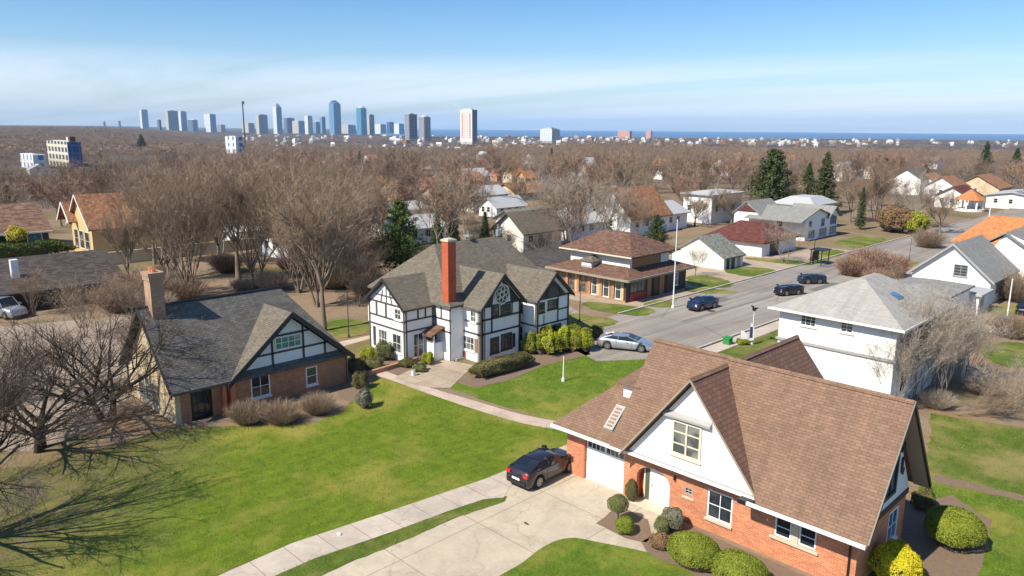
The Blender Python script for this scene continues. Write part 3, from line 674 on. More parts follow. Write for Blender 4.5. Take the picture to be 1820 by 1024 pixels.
# ================================================================ TUDOR HOUSE
def tudor():
    h=thing('tudor_house',(-44,38,0),'large white half-timbered house with grey shingle roofs, tall red chimney and rose window gable','house')
    W=MB()
    W.box(-43.0,-39.5,36.35,40.4,-.3,4.3)            # cross gable block
    W.box(-51,-41.4,35.1,46,-.3,4.3)                 # main body
    W.box(-47.9,-43.4,32.4,36,-.3,4.2)               # left wing
    W.box(-42.5,-38.5,41.2,44.9,-.3,4.3)             # right wing
    gwall(W,'E',-39.498,36.35,40.45,4.3,6.3,38.4,.2); gwall(W,'S',32.402,-47.9,-43.4,4.2,5.8,-45.7,.2); gwall(W,'E',-38.498,41.2,44.9,4.3,5.95,43.05,.2)
    W.build('wall','white',h)
    # timbers
    T=MB(); P=-39.5
    for y in (36.43,40.33): beam(T,'E',P,(y,0),(y,4.25),.17)
    for z in (2.18,3.24): beam(T,'E',P,(36.35,z),(40.4,z),.14)
    beam(T,'E',P,(36.4,4.2),(40.4,4.2),.14); beam(T,'E',P,(37.4,2.2),(37.4,4.2),.13); beam(T,'E',P,(39.5,3.25),(39.5,4.2),.1)
    # infill round the rose: dark spandrels
    for sg in (-1,1): T.prism([P3('E',P,38.4+sg*1.9,0,4.28),P3('E',P,38.4+sg*.95,0,4.28),P3('E',P,38.4+sg*.75,0,5.45),P3('E',P,38.4+sg*.1,0,5.75),P3('E',P,38.4,0,6.25)][::1],(.035,0,0))
    T.build('timber_frame','timber',h); T=MB(); P=-38.5
    for y in (41.28,44.82): beam(T,'E',P,(y,0),(y,4.25),.16)
    for z in (2.15,4.2): beam(T,'E',P,(41.2,z),(44.9,z),.13)
    beam(T,'E',P,(43.6,2.2),(43.6,4.2),.11); beam(T,'E',P,(43.6,3.1),(44.9,3.1),.1); beam(T,'E',P,(42.0,2.2),(42.0,2.9),.06);
    T.build('timber_frame','timber',h)
    T=MB(); P=32.4
    for x in (-47.82,-43.5): beam(T,'S',P,(x,0),(x,4.2),.16,.05)
    for z in (2.35,3.05,4.15): beam(T,'S',P,(-47.9,z),(-43.4,z),.12)
    for x in (-46.9,-45.7): beam(T,'S',P,(x,3.1),(x,4.1),.22,.035)
    beam(T,'S',P,(-46.3,4.2),(-46.05,5.1),.09); beam(T,'S',P,(-45.6,4.2),(-45.6,5.7),.09); beam(T,'S',P,(-44.9,4.2),(-45.2,5.0),.09); beam(T,'S',P,(-46.9,4.7),(-44.5,4.7),.08)
    T.build('timber_frame','timbergrey',h); T=MB()
    P=-43.4
    for z in (2.35,3.15,4.15): beam(T,'E',P,(32.4,z),(35.1,z),.12)
    for y in (32.5,33.6,34.3,35.0): beam(T,'E',P,(y,3.1 if y not in(32.5,35.0) else 0),(y,4.2),.12)
    P=35.1
    for z in (2.2,3.1,4.15): beam(T,'S',P,(-43.35,z),(-41.4,z),.11)
    for x in (-43.2,-42.5,-41.48): beam(T,'S',P,(x,3.1 if x==-42.5 else 0),(x,4.2),.13)
    T.build('timber_frame','timbergrey',h); T=MB()
    P=36.35
    for z in (2.15,3.0): beam(T,'S',P,(-43.0,z),(-39.5,z),.10 if z>2.5 else .13)
    for x in (-42.92,-39.6): beam(T,'S',P,(x,0),(x,4.2),.16)
    T.build('timber_frame','timbergrey',h); T=MB()
    P=41.2; beam(T,'S',P,(-41.4,2.15),(-38.5,2.15),.12); beam(T,'S',P,(-38.6,0),(-38.6,4.2),.14)
    P=-41.4; beam(T,'E',P,(40.4,2.15),(41.2,2.15),.12)
    T.build('timber_frame','timbergrey',h)
    # windows
    P=-39.5
    window(h,'E',P,37.5,38.15,3.32,4.1,2,2,'timber','glasslight'); window(h,'E',P,38.3,39.35,3.32,4.1,3,2,'timber','glass')
    window(h,'E',P,37.25,38.15,.55,1.75,3,2,'timber','glass'); window(h,'E',P,38.35,39.5,.6,1.85,3,2,'timber','glass')
    s=MB(); s.box(P,P+.05,39.58,39.85,.6,1.7); s.build('shutter','navy',h)
    # rose window
    pane=MB(); n=28; cy,cz,rr=38.4,4.92,.72
    pane.prism([(P+.02,cy+rr*math.cos(6.2832*k/n),cz+rr*math.sin(6.2832*k/n)) for k in range(n)],(.025,0,0)); pw=pane.build('rose_window','glass',h)
    t=MB()
    def circ(c,z,r,w,x0=.05,nn=22):
        for k in range(nn):
            a=6.2832*k/nn;b=6.2832*(k+1)/nn
            t.prism([(P+x0,c+(r-w)*math.cos(a),z+(r-w)*math.sin(a)),(P+x0,c+r*math.cos(a),z+r*math.sin(a)),(P+x0,c+r*math.cos(b),z+r*math.sin(b)),(P+x0,c+(r-w)*math.cos(b),z+(r-w)*math.sin(b))],(.03,0,0))
    circ(cy,cz,rr+.04,.08); circ(cy,cz,.22,.05,.052)
    for k in range(6):
        a=6.2832*k/6+.3; circ(cy+.42*math.cos(a),cz+.42*math.sin(a),.21,.045,.048,12)
    t.build('tracery','trim',pw)
    P=-38.5
    window(h,'E',P,41.45,42.05,3.15,3.95,2,2,'timber','glass'); window(h,'E',P,42.4,43.5,3.25,4.0,3,2,'timber','glasslight')
    window(h,'E',P,41.6,44.0,.85,1.95,6,2,'timber','glass')
    a=MB(); 
    for k in range(12):
        a0=math.pi*k/12;a1=math.pi*(k+1)/12; q=lambda r,t_:(P+.01,43.05+r*math.cos(t_),4.25+r*1.15*math.sin(t_))
        a.prism([q(.72,a0),q(.9,a0),q(.9,a1),q(.72,a1)],(.08,0,0))
    a.build('arch_trim','timber',h)
    a=MB(); a.prism([(P+.005,41.6,4.28),(P+.005,44.5,4.28),(P+.005,43.05,5.6)],(.02,0,0)); a.build('gable_infill','timbergrey',h)
    P=41.2; window(h,'S',P,-40.9,-40.0,3.0,4.0,1,2,'timber','glass'); window(h,'S',P,-40.9,-39.9,.6,1.9,2,2,'trim','glass')
    P=36.35
    window(h,'S',P,-42.05,-41.3,3.05,3.95,2,1,'trim','glasslight'); window(h,'S',P,-40.65,-40.0,3.0,3.85,2,2,'trim','glasslight')
    window(h,'S',P,-41.5,-40.2,.75,1.85,3,2,'trim','glasslight'); s=MB(); s.box(-40.15,-39.92,P-.05,P,.75,1.8); s.build('shutter','woodbrown',h)
    d=MB(); d.box(-42.2,-41.62,P-.05,P+.02,0.05,1.85); dr=d.build('door','wooddark',h); d=MB(); d.box(-42.12,-41.2,P-.09,P-.051,.05,.55); d.build('door_panel','redpanel',h)
    d=MB(); d.box(-42.72,-42.35,P-.35,P,-.1,2.1); d.build('door_pillar','woodbrown',h)
    d=MB(); d.box(-42.6,-41.2,P-.9,P,-.1,.16); d.build('doorstep','greytrim',h)
    P=32.4
    window(h,'S',P,-47.4,-47.1,.6,2.1,1,2,'timbergrey','glasslight',sill=False); window(h,'S',P,-46.7,-45.6,.55,2.05,3,2,'trim','glasslight'); window(h,'S',P,-44.95,-43.85,.6,2.05,2,2,'trim','glasslight'); window(h,'S',P,-44.6,-43.8,3.15,4.0,2,2,'trim','glasslight')
    P=-43.4
    window(h,'E',P,33.1,34.05,.25,2.1,2,2,'trim','glass',sill=False); window(h,'E',P,34.2,34.9,.3,2.05,1,2,'timbergrey','glass',sill=False)
    m=MB(); m.box(-48.95,-47.9,33.0,33.9,2.1,3.35); sb=m.build('side_bay','white',h); window(h,'S',33.0,-48.75,-48.15,2.5,3.2,2,1,'trim','glasslight',sill=False)
    # porch
    m=MB(); m.box(-43.38,-42.35,34.2,35.1,-.2,1.35); m.box(-43.38,-43.28,34.2,34.3,1.35,2.0); m.box(-42.45,-42.35,34.2,34.3,1.35,2.0); m.build('porch_wall','white',h)
    window(h,'S',34.2,-43.2,-42.5,1.4,1.95,3,1,'woodbrown','glasslight',sill=False,proud=.03)
    m=MB(); m.slab([(-43.6,33.8,2.02),(-42.1,33.8,2.02),(-42.1,35.6,2.75),(-43.6,35.6,2.75)],.1); m.build('porch_roof','roofmaroon',h)
    m=MB(); 
    for k in range(8):
        a0=math.pi*k/8;a1=math.pi*(k+1)/8
        m.prism([(-42.85,34.19,0.25)]+[( -42.85+.28*math.cos(t_),34.19,.25+.4*math.sin(t_)) for t_ in (a0,a1)],(0,-.03,0))
    m.box(-43.13,-42.57,34.16,34.19,-.0,.25); m.build('arched_hatch','woodbrown',h)
    # roofs
    m=MB(); hip_roof(m,-51.6,-41.15,34.8,46.5,4.25,8.0,-46.4,-46.3,37.6,45.0,.15); m.build('roof','roofgreybrown',h)
    m=MB(); gable_roof(m,'x',38.4,2.32,4.15,6.5,-45.2,-39.2,.14); m.build('roof','roofgreybrown',h)['label']='cross gable roof above the rose window'
    m=MB(); gable_roof(m,'y',-45.7,2.55,4.05,6.05,32.1,38.5,.14); m.build('roof','roofgreybrown',h)['label']='left wing gable roof'
    m=MB(); gable_roof(m,'x',43.05,2.1,4.2,6.15,-45,-38.2,.14); m.build('roof','roofgreybrown',h)['label']='right wing gable roof'
    m=MB(); bargeboard(m,'x',38.4,2.36,4.15,6.55,-39.2,.26,.07); m.build('bargeboard','timber',h); m=MB(); bargeboard(m,'x',43.05,2.15,4.2,6.2,-38.2,.24,.07); m.build('bargeboard','timber',h); m=MB(); bargeboard(m,'y',-45.7,2.6,4.05,6.1,32.03,.2,.07); m.build('bargeboard','timber',h)
    m=MB(); m.box(-42.2,-41.5,34.95,35.7,4.35,8.95); ch=m.build('chimney','brickred',h); m=MB(); m.box(-42.26,-41.44,34.89,35.76,8.95,9.1); m.box(-42.1,-41.6,35.05,35.6,9.1,9.17); m.build('chimney_cap','stonetrim',ch)
    m=MB(); m.tube([(-46.35,41.2,7.95),(-46.35,41.2,8.75)],.05,6); m.box(-46.7,-46.0,41.0,41.4,8.25,8.4); m.tube([(-46.35,44.6,7.95),(-46.35,44.6,9.0)],.06,6); m.box(-46.45,-46.2,44.45,44.75,8.0,8.5); m.build('roof_vent','metal',h)
tudor()
# ================================================================ generic house builder
def house(name,x0,x1,y0,y1,z0,ze,zr,axis,wall,roof,label,rc=None,ov=.35,hip=None,wins=(),doors=(),trim='trim',cat='house',chim=None,group=None,barge=None):
    h=thing(name,((x0+x1)/2,(y0+y1)/2,z0),label,cat,group)
    w=MB(); w.box(x0,x1,y0,y1,z0-1.5,ze)
    if hip is None:
        if axis=='y': c=(x0+x1)/2 if rc is None else rc; gwall(w,'S',y0+.002,x0,x1,ze,zr-.1,c,.2); gwall(w,'N',y1-.002,x0,x1,ze,zr-.1,c,.2)
        else: c=(y0+y1)/2 if rc is None else rc; gwall(w,'E',x1-.002,y0,y1,ze,zr-.1,c,.2); gwall(w,'W',x0+.002,y0,y1,ze,zr-.1,c,.2)
    w.build('wall',wall,h); m=MB()
    if hip is not None: hip_roof(m,x0-ov,x1+ov,y0-ov,y1+ov,ze-.02,zr,*hip)
    else:
        half=(x1-x0)/2 if axis=='y' else (y1-y0)/2; sl=(zr-ze)/half; gable_roof(m,axis,c,half+ov,ze-sl*ov,zr,(y0 if axis=='y' else x0)-ov,(y1 if axis=='y' else x1)+ov,.16)
    m.build('roof',roof,h)
    if hip is None and barge:
        m=MB(); bargeboard(m,axis,c,half+ov,ze-sl*ov,zr+.02,(y0-ov-.06) if axis=='y' else (x1+ov),.22,.06)
        m.build('bargeboard',barge,h)
    for wd in wins:
        side,u0,u1,a,b=wd[:5]; nx,nz=wd[5:7] if len(wd)>5 else (2,2); fr=wd[7] if len(wd)>7 else trim; pn=wd[8] if len(wd)>8 else 'glass'
        window(h,side,{'S':y0,'E':x1,'N':y1,'W':x0}[side],u0,u1,a,b,nx,nz,fr,pn)
    for d in doors:
        side,u0,u1,a,b,mt=d; mm=MB(); fbox(mm,side,{'S':y0,'E':x1}[side],u0,u1,a,b,-.02,.05); mm.build('door',mt,h)
    if chim:
        mm=MB(); x,y,a,b=chim; mm.box(x-.35,x+.35,y-.35,y+.35,a,b); mm.build('chimney','brickchim',h)
    return h
# white two-storey hip house
wh=house('white_house',-22.2,-14.8,47.5,56.6,0,5.5,7.45,'y','white','rooflightgrey','tall white two-storey house with pale grey hipped roof behind the bare trees',ov=.55,hip=(-18.75,-18.35,51.3,54.0),
    wins=[('S',-20.75,-19.7,4.55,5.25,3,3,'trim','glass'),('S',-18.15,-17.35,4.6,5.3,2,3,'trim','glass'),('E',49,50.2,1.0,2.4,2,2),('E',52.5,53.7,3.6,4.8,2,2),('E',49,50.2,3.6,4.8,2,2)])
m=MB(); m.box(-22.3,-14.7,47.38,47.5,3.3,3.46); m.box(-14.8,-14.68,47.4,56.6,3.3,3.46); m.build('belt_course','greytrim',wh)
m=MB(); m.prism([(-16.7,51.3,6.35),(-16.1,51.3,6.05),(-16.1,51.3,6.5),(-16.7,51.3,6.75)],(0,.8,0)); m.build('roof_light','glassblue',wh)
m=MB(); m.box(-22.8,-14.2,46.9,46.96,5.36,5.5); m.box(-14.26,-14.2,46.96,57.1,5.36,5.5); m.build('gutter','trim',wh)
# annexes
house('flat_annex',-24.2,-19.0,73.3,80,0,2.9,3.35,'y','white','roofpalegrey','low white annex with thin grey pitched roof behind the pale grey hipped roof',hip=(-21.8,-21.4,75,78),ov=.3)
house('garden_shed',-21.2,-18.3,80.6,84.4,0,2.0,2.3,'y','white','roofmetal','small white shed with grey roof at the foot of the white gabled house',hip=(-20,-19.6,81.8,83.2),ov=.25,cat='shed',doors=[('E',81.2,82.2,0,1.7,'greytrim')])
# white gable house right
house('white_house',-26.0,-18.7,86.0,95.5,0,2.75,5.9,'y','white','roofpalegrey','white gabled house with grey roof and a bare slatted window beside the tall white pole',ov=.4,barge='greytrim',
    wins=[('S',-22.15,-20.85,2.6,3.8,2,4,'greytrim','glasslight'),('S',-24.4,-23.7,1.45,1.85,1,1,'trim','glass'),('E',88,89.2,.8,2,2,2),('E',91,92.2,.8,2,2,2)],doors=[('S',-25.8,-18.9,-.2,1.25,'soffit')])
house('white_house',-22.5,-11.5,96.6,106,0,2.6,6.3,'y','white','roofpalegrey','white house with long grey roof slope between the gabled house and the orange roof',rc=-20.2,ov=.4,wins=[('S',-14.2,-13.1,1.5,2.5,2,2),('S',-17.5,-16.4,.7,1.7,2,2)])
oh=house('orange_roofed_house',-27.8,-12,107.5,118,0,3.5,6.5,'x','white','rooforange','white house under a bright orange tiled hip roof at the right edge',hip=(-25.5,-16,112.2,113),ov=.5,wins=[('S',-20,-18.8,1.2,2.4,2,2),('S',-16.6,-15.4,1.2,2.4,2,2)])
m=MB(); hip_roof(m,-22,-12.2,106.6,119,3.5,8.3,-19,-15,112.4,113.0); m.build('roof','rooforange',oh)['label']='higher orange hip'
# ================================================================ pavilion
def pavilion():
    h=thing('two_tier_building',(-49,65.5,0),'low brick building with two-tier brown hipped roof and a row of tall windows','building')
    w=MB(); w.box(-53.8,-44.3,60.5,71.2,-.2,2.35); w.build('wall','wooddark',h)
    # brick piers + windows on S
    n=6; u0=-53.6;u1=-44.4; st=(u1-u0)/n
    for i in range(n+1):
        m=MB(); x=u0+i*st; m.box(x-.16,x+.16,60.3,60.52,-.1,2.35); m.build('pier','brickpav' if i<n else 'wooddark',h)
    for i in range(n):
        x=u0+i*st; window(h,'S',60.5,x+.22,x+st-.55,.2,2.15,1,2,'trim' if i>2 else 'woodbrown','glasslight',proud=.06); m=MB(); m.box(x+st-.5,x+st-.2,60.42,60.5,-.1,2.3); m.build('panel','woodyellow' if i%2 else 'woodbrown',h)
    m=MB(); m.box(-53.8,-44.3,60.28,60.3,-.1,.2); m.build('plinth','brickpav',h)
    window(h,'E',-44.3,61.0,63.6,.85,2.15,4,1,'timbergrey','glasslight'); m=MB(); m.box(-44.3,-44.24,61.0,63.6,.05,.78); m.build('panel','redpanel',h)
    for a,b,mt in ((63.9,64.6,'woodbrown'),(65.0,65.9,'black'),(66.1,66.9,'woodbrown'),(67.4,68.3,'wooddark')): m=MB(); m.box(-44.3,-44.22,a,b,0,2.25); m.build('door',mt,h)
    window(h,'E',-44.3,68.8,69.6,.6,2.0,1,2,'trim','glassblue')
    m=MB(); hip_roof(m,-54.6,-43.5,59.7,71.9,2.45,3.4,-52.0,-46.0,62.8,69.0,.18); m.build('roof','roofmaroon',h)['label']='lower brown roof tier'
    m=MB(); m.box(-43.55,-43.44,59.7,71.9,2.25,2.47); m.box(-54.6,-43.5,59.6,59.72,2.25,2.47); m.build('fascia','soffit',h)
    m=MB(); m.box(-53.2,-45.3,62.2,69.2,2.8,4.45); m.build('upper_wall','whiteold',h)
    m=MB(); m.box(-45.3,-45.22,62.6,67.6,3.15,4.35); m.build('upper_panel','woodbrown',h)
    m=MB(); hip_roof(m,-54.3,-44.6,61.5,70.4,4.4,6.15,-51.6,-48.0,65.6,66.4,.16); m.build('roof','roofmaroon',h)['label']='upper brown roof tier'
    m=MB(); m.box(-54.28,-44.62,61.46,61.5,4.26,4.4); m.build('fascia','creamtrim',h)
    m=MB(); m.box(-50.6,-49.2,60.9,62.2,2.6,3.55); cu=m.build('cupola','roofmetal',h); m=MB(); m.box(-50.5,-49.3,60.86,60.9,3.0,3.45); m.build('louvre','whiteold',cu)
    m=MB(); hip_roof(m,-50.9,-48.9,60.7,62.9,3.52,3.95,-50.0,-49.8,61.6,62.2,.08); m.build('cupola_roof','roofgreybrown',cu)
    m=MB(); m.tube([(-49.9,61.9,3.8),(-49.9,61.9,4.8)],.025,5); m.build('finial','poledark',cu)
    # low left annexe
    m=MB(); m.box(-62,-54,60.8,70,-.2,2.2); m.build('side_wing_wall','whiteold',h); m=MB(); m.slab([(-62.5,60.3,2.3),(-54.3,60.3,2.3),(-54.3,70.5,2.9),(-62.5,70.5,2.9)],.2); m.build('side_wing_roof','roofdark',h)
pavilion()
house('white_garage',-54.4,-46.9,83.9,88.6,0,1.65,3.85,'y','whiteold','roofgreygreen','small white garage with mossy grey gable roof left of the street',rc=-50.6,ov=.25,cat='garage',doors=[('E',84.5,85.2,0,1.45,'navy'),('E',85.7,86.5,0,1.45,'navy'),('E',87.2,87.9,0,1.45,'greytrim')])
house('white_house',-57,-48.5,96.7,107,0,2.05,4.1,'x','white','roofred','white bungalow under a dark red hipped roof beside the street',hip=(-54.8,-50.8,101.6,102.2),ov=.6,doors=[('S',-50.3,-49.3,0,1.6,'shutterlouvre'),('E',99,101.5,0,1.6,'black')])
mw=house('white_house',-60,-51.2,116,128,0,3.3,4.9,'x','white','roofpalegrey','large white modern house with several gables and blue glass at the street bend',rc=120,ov=.4,
    wins=[('E',117,118.2,1.9,3.1,1,2,'trim','glassblue'),('E',121.5,123,1.8,3.2,2,2,'trim','glassblue'),('E',125,127.6,1.8,3.2,3,1,'trim','glassblue'),('E',117,119.5,.2,1.6,3,1,'trim','glassblue'),('E',121,124,.2,1.6,3,1,'trim','glassblue'),('E',125,127.8,.2,1.6,3,1,'trim','glassblue'),('S',-56,-55,1.9,3.0,1,2,'trim','glass')])
m=MB(); gable_roof(m,'x',126.0,2.6,3.2,4.9,-58,-50.6,.15); m.build('roof','roofpalegrey',mw)['label']='second street gable'
m=MB(); gwall(m,'E',-51.15,123.5,128.4,3.1,4.75,126,.2); m.build('gable_panel','white',mw)
m=MB(); m.box(-63,-56,129,138,0,4.4); m.build('rear_wall','white',mw); m=MB(); hip_roof(m,-63.5,-55.5,128.4,138.6,4.4,5.6,-61,-57.5,131,136); m.build('rear_roof','roofmetal',mw)
m=MB(); m.box(-63,-58.5,115,121.5,0,3.7); gwall(m,'S',115.002,-63,-58.5,3.7,5.5,None,.2); m.build('left_wall','white',mw); m=MB(); gable_roof(m,'y',-60.75,2.55,3.6,5.7,114.7,123,.15); m.build('left_roof','roofpalegrey',mw); m=MB(); m.prism([(-62.4,114.95,3.95),(-59.1,114.95,3.95),(-60.75,114.95,5.2)],(0,-.04,0)); m.build('gable_infill','roofred',mw)
# ================================================================ ground
def HIT(px,py):
    r=ray(px,py); h=math.hypot(r[0],r[1]); d=20.
    while d<15000:
        t=d/h; x,y,z=r[0]*t,r[1]*t,HC+r[2]*t
        if z<=terr(x,y): return (x,y,terr(x,y))
        d*=1.004
    return (x,y,terr(x,y))
def ground_mat():
    m,nt,b=new_mat('ground_mix'); tc=N(nt,'ShaderNodeTexCoord'); o=tc.outputs['Object']
    n1=noise(nt,o,.05,6,.6); n2=noise(nt,o,.35,6,.7); n3=noise(nt,o,3.,4,.7)
    dirt=mix(nt,n3,(.17,.125,.085),(.31,.24,.17)); grass=mix(nt,n3,(.09,.095,.03),(.17,.155,.05)); leaf=mix(nt,n3,(.16,.10,.06),(.30,.20,.12))
    c=mix(nt,ramp(nt,n1,[(.52,0),(.62,1)]),dirt,grass); c=mix(nt,ramp(nt,n2,[(.45,0),(.62,1)]),c,leaf)
    # far away: brown-violet woodland floor and pale open patches
    geo=N(nt,'ShaderNodeNewGeometry'); ln=N(nt,'ShaderNodeVectorMath',operation='LENGTH'); lk(nt,geo.outputs['Position'],ln.inputs[0])
    far=N(nt,'ShaderNodeMapRange'); far.inputs['From Min'].default_value=140; far.inputs['From Max'].default_value=420; lk(nt,ln.outputs['Value'],far.inputs[0])
    fn=noise(nt,o,.006,8,.65); w=ramp(nt,fn,[(.35,(.05,.038,.034)),(.5,(.075,.056,.048)),(.68,(.13,.105,.07))])
    c=mix(nt,far.outputs[0],c,w)
    lk(nt,c,b.inputs['Base Color']); b.inputs['Roughness'].default_value=.95; b.inputs['Specular IOR Level'].default_value=.1
    bump(nt,b,n3,.5,.08); return m
M['ground']=ground_mat()
def lawn_mat(name,a,bb,dry,dryk=.62,fade=False):
    m,nt,b=new_mat(name); tc=N(nt,'ShaderNodeTexCoord'); o=tc.outputs['Object']
    n1=noise(nt,o,.22,6,.65); n2=noise(nt,o,1.6,6,.75); n3=noise(nt,o,14,4,.8)
    mp=N(nt,'ShaderNodeMapping'); mp.inputs['Rotation'].default_value=(0,0,R(20)); mp.inputs['Scale'].default_value=(1,.25,1); lk(nt,o,mp.inputs[0]); n4=noise(nt,mp.outputs[0],2.2,3)
    c=mix(nt,ramp(nt,n2,[(.3,0),(.7,1)]),a,bb); c=mix(nt,.6,c,mix(nt,1,c,ramp(nt,n3,[(.3,.25),(.7,1.35)]),'MULTIPLY')); c=mix(nt,.5,c,mix(nt,1,c,ramp(nt,n4,[(.35,.7),(.65,1.1)]),'MULTIPLY'))
    c=mix(nt,ramp(nt,n1,[(dryk-.06,0),(dryk+.12,.85)]),c,mix(nt,n3,sc(dry,.7),sc(dry,1.2)))
    c=mix(nt,ramp(nt,n2,[(.66,0),(.76,.4)]),c,dry)
    if fade:   # the turf is worn and mossy towards the trees at the far left
        sp=N(nt,'ShaderNodeVectorMath',operation='DOT_PRODUCT'); lk(nt,o,sp.inputs[0]); sp.inputs[1].default_value=(S2,S2,0)
        a2=N(nt,'ShaderNodeMath',operation='MULTIPLY_ADD'); lk(nt,n1,a2.inputs[0]); a2.inputs[1].default_value=14; lk(nt,sp.outputs['Value'],a2.inputs[2])
        mr=N(nt,'ShaderNodeMapRange'); mr.inputs['From Min'].default_value=-7; mr.inputs['From Max'].default_value=-14; lk(nt,a2.outputs[0],mr.inputs[0])
        worn=mix(nt,ramp(nt,n2,[(.38,0),(.6,1)]),mix(nt,n3,(.07,.085,.018),(.15,.155,.035)),mix(nt,n3,(.13,.10,.05),(.24,.19,.10)))
        c=mix(nt,mr.outputs[0],c,worn)
    lk(nt,c,b.inputs['Base Color']); b.inputs['Roughness'].default_value=.9; b.inputs['Specular IOR Level'].default_value=.15
    bump(nt,b,n3,.9,.06); return m
M['lawnfade']=lawn_mat('lawn_grass_worn_left',(.095,.15,.010),(.19,.255,.020),(.31,.27,.06),.55,True)
M['lawn']=lawn_mat('lawn_grass',(.080,.145,.012),(.160,.240,.022),(.31,.27,.06),.55)
M['lawnrough']=lawn_mat('rough_lawn_grass',(.07,.10,.014),(.14,.17,.030),(.22,.175,.085),.47)
M['verge']=lawn_mat('verge_grass',(.075,.12,.014),(.15,.205,.03),(.30,.24,.09),.50)
def concrete(name,col,joint=(3.4,3.6),rot=0,off=(0,0)):
    m,nt,b=new_mat(name); tc=N(nt,'ShaderNodeTexCoord'); o=tc.outputs['Object']
    mp=N(nt,'ShaderNodeMapping'); mp.inputs['Rotation'].default_value=(0,0,rot); mp.inputs['Location'].default_value=(off[0],off[1],0); lk(nt,o,mp.inputs[0])
    br=N(nt,'ShaderNodeTexBrick'); br.offset=0; lk(nt,mp.outputs[0],br.inputs[0]); br.inputs['Scale'].default_value=1; br.inputs['Brick Width'].default_value=joint[0]; br.inputs['Row Height'].default_value=joint[1]; br.inputs['Mortar Size'].default_value=.018; br.inputs['Mortar Smooth'].default_value=.2
    br.inputs['Color1'].default_value=(*sc(col,.97),1); br.inputs['Color2'].default_value=(*sc(col,1.04),1); br.inputs['Mortar'].default_value=(*sc(col,.45),1)
    n1=noise(nt,o,.5,7,.7,.6); n2=noise(nt,o,5,5,.75)
    c=mix(nt,.75,br.outputs[0],mix(nt,1,br.outputs[0],ramp(nt,n1,[(.3,.68),(.6,1.08)]),'MULTIPLY')); c=mix(nt,.4,c,mix(nt,1,c,ramp(nt,n2,[(.3,.7),(.7,1.1)]),'MULTIPLY'))
    st=noise(nt,o,1.1,5,.8,1.5); c=mix(nt,ramp(nt,st,[(.64,0),(.74,.35)]),c,sc(col,.5))
    v=N(nt,'ShaderNodeTexVoronoi',feature='DISTANCE_TO_EDGE'); v.inputs['Scale'].default_value=.23
    w=N(nt,'ShaderNodeVectorMath',operation='ADD'); lk(nt,o,w.inputs[0]); nn=N(nt,'ShaderNodeTexNoise'); nn.inputs['Scale'].default_value=1.2; nn.inputs['Detail'].default_value=5; lk(nt,o,nn.inputs[0]); lk(nt,nn.outputs[1],w.inputs[1]); lk(nt,w.outputs[0],v.inputs[0])
    c=mix(nt,ramp(nt,v.outputs[0],[(.0,.5),(.006,0)]),c,sc(col,.4))
    lk(nt,c,b.inputs['Base Color']); b.inputs['Roughness'].default_value=.85; bump(nt,b,n2,.15,.01); return m
M['drive']=concrete('driveway_concrete',(.475,.40,.30),(4.2,4.2),0,(1.6,.4))
M['walk']=concrete('pavement_concrete',(.50,.42,.34),(60,1.5),0)
M['path']=concrete('garden_path_concrete',(.50,.39,.31),(60,60))
M['apron']=concrete('brick_paving',(.40,.31,.23),(1.4,1.4),0)
def asphalt():
    m,nt,b=new_mat('worn_asphalt'); tc=N(nt,'ShaderNodeTexCoord'); o=tc.outputs['Object']
    n1=noise(nt,o,.15,6,.6); n2=noise(nt,o,4,5,.7); mp=N(nt,'ShaderNodeMapping'); mp.inputs['Scale'].default_value=(1.1,.03,1); lk(nt,o,mp.inputs[0]); n3=noise(nt,mp.outputs[0],1.0,4)
    c=ramp(nt,n1,[(.3,(.235,.205,.175)),(.7,(.33,.29,.25))]); c=mix(nt,.8,c,mix(nt,1,c,ramp(nt,n3,[(.35,.68),(.62,1.12)]),'MULTIPLY')); c=mix(nt,.4,c,mix(nt,1,c,ramp(nt,n2,[(.3,.75),(.7,1.1)]),'MULTIPLY'))
    v=N(nt,'ShaderNodeTexVoronoi',feature='DISTANCE_TO_EDGE'); v.inputs['Scale'].default_value=.12; lk(nt,o,v.inputs[0]); c=mix(nt,ramp(nt,v.outputs[0],[(0,.6),(.012,0)]),c,(.09,.085,.08))
    lk(nt,c,b.inputs['Base Color']); b.inputs['Roughness'].default_value=.85; bump(nt,b,n2,.2,.01); return m
M['road']=asphalt()
M['kerb']=concrete('kerb_concrete',(.46,.41,.34),(60,2.))
M['soil']=plain('mulch_soil',(.185,.125,.085),.95,.4,5,bumpk=.8,coord='Object')
M['gravel']=plain('brown_gravel_yard',(.30,.235,.18),.95,.25,1.2,bumpk=.5)
def polar():
    V=[];Fc=[]; rs=[0,6,12,20,30,40,52,65,80,95,112,130,150,170]; r=170
    while r<21500: r*=1.045; rs.append(r)
    na=180; base=math.atan2(S2,-S2)
    for i,r in enumerate(rs):
        for k in range(na):
            a=base-math.pi+2*math.pi*k/na; x,y=r*math.cos(a),r*math.sin(a); V.append((x,y,terr(x,y)))
    for i in range(len(rs)-1):
        for k in range(na): Fc.append((i*na+k,i*na+(k+1)%na,(i+1)*na+(k+1)%na,(i+1)*na+k))
    me=bpy.data.meshes.new('ground'); me.from_pydata(V,[],Fc); me.materials.append(M['ground']); me.update(); me.polygons.foreach_set('use_smooth',[True]*len(me.polygons))
    bmm=bmesh.new(); bmm.from_mesh(me); bmesh.ops.remove_doubles(bmm,verts=bmm.verts,dist=.01); bmesh.ops.recalc_face_normals(bmm,faces=bmm.faces)
    if sum(f.normal.z for f in bmm.faces)<0: bmesh.ops.reverse_faces(bmm,faces=bmm.faces)
    bmm.to_mesh(me); bmm.free()
    o=bpy.data.objects.new('ground',me); C.objects.link(o); tag(o,kind='structure')
polar()
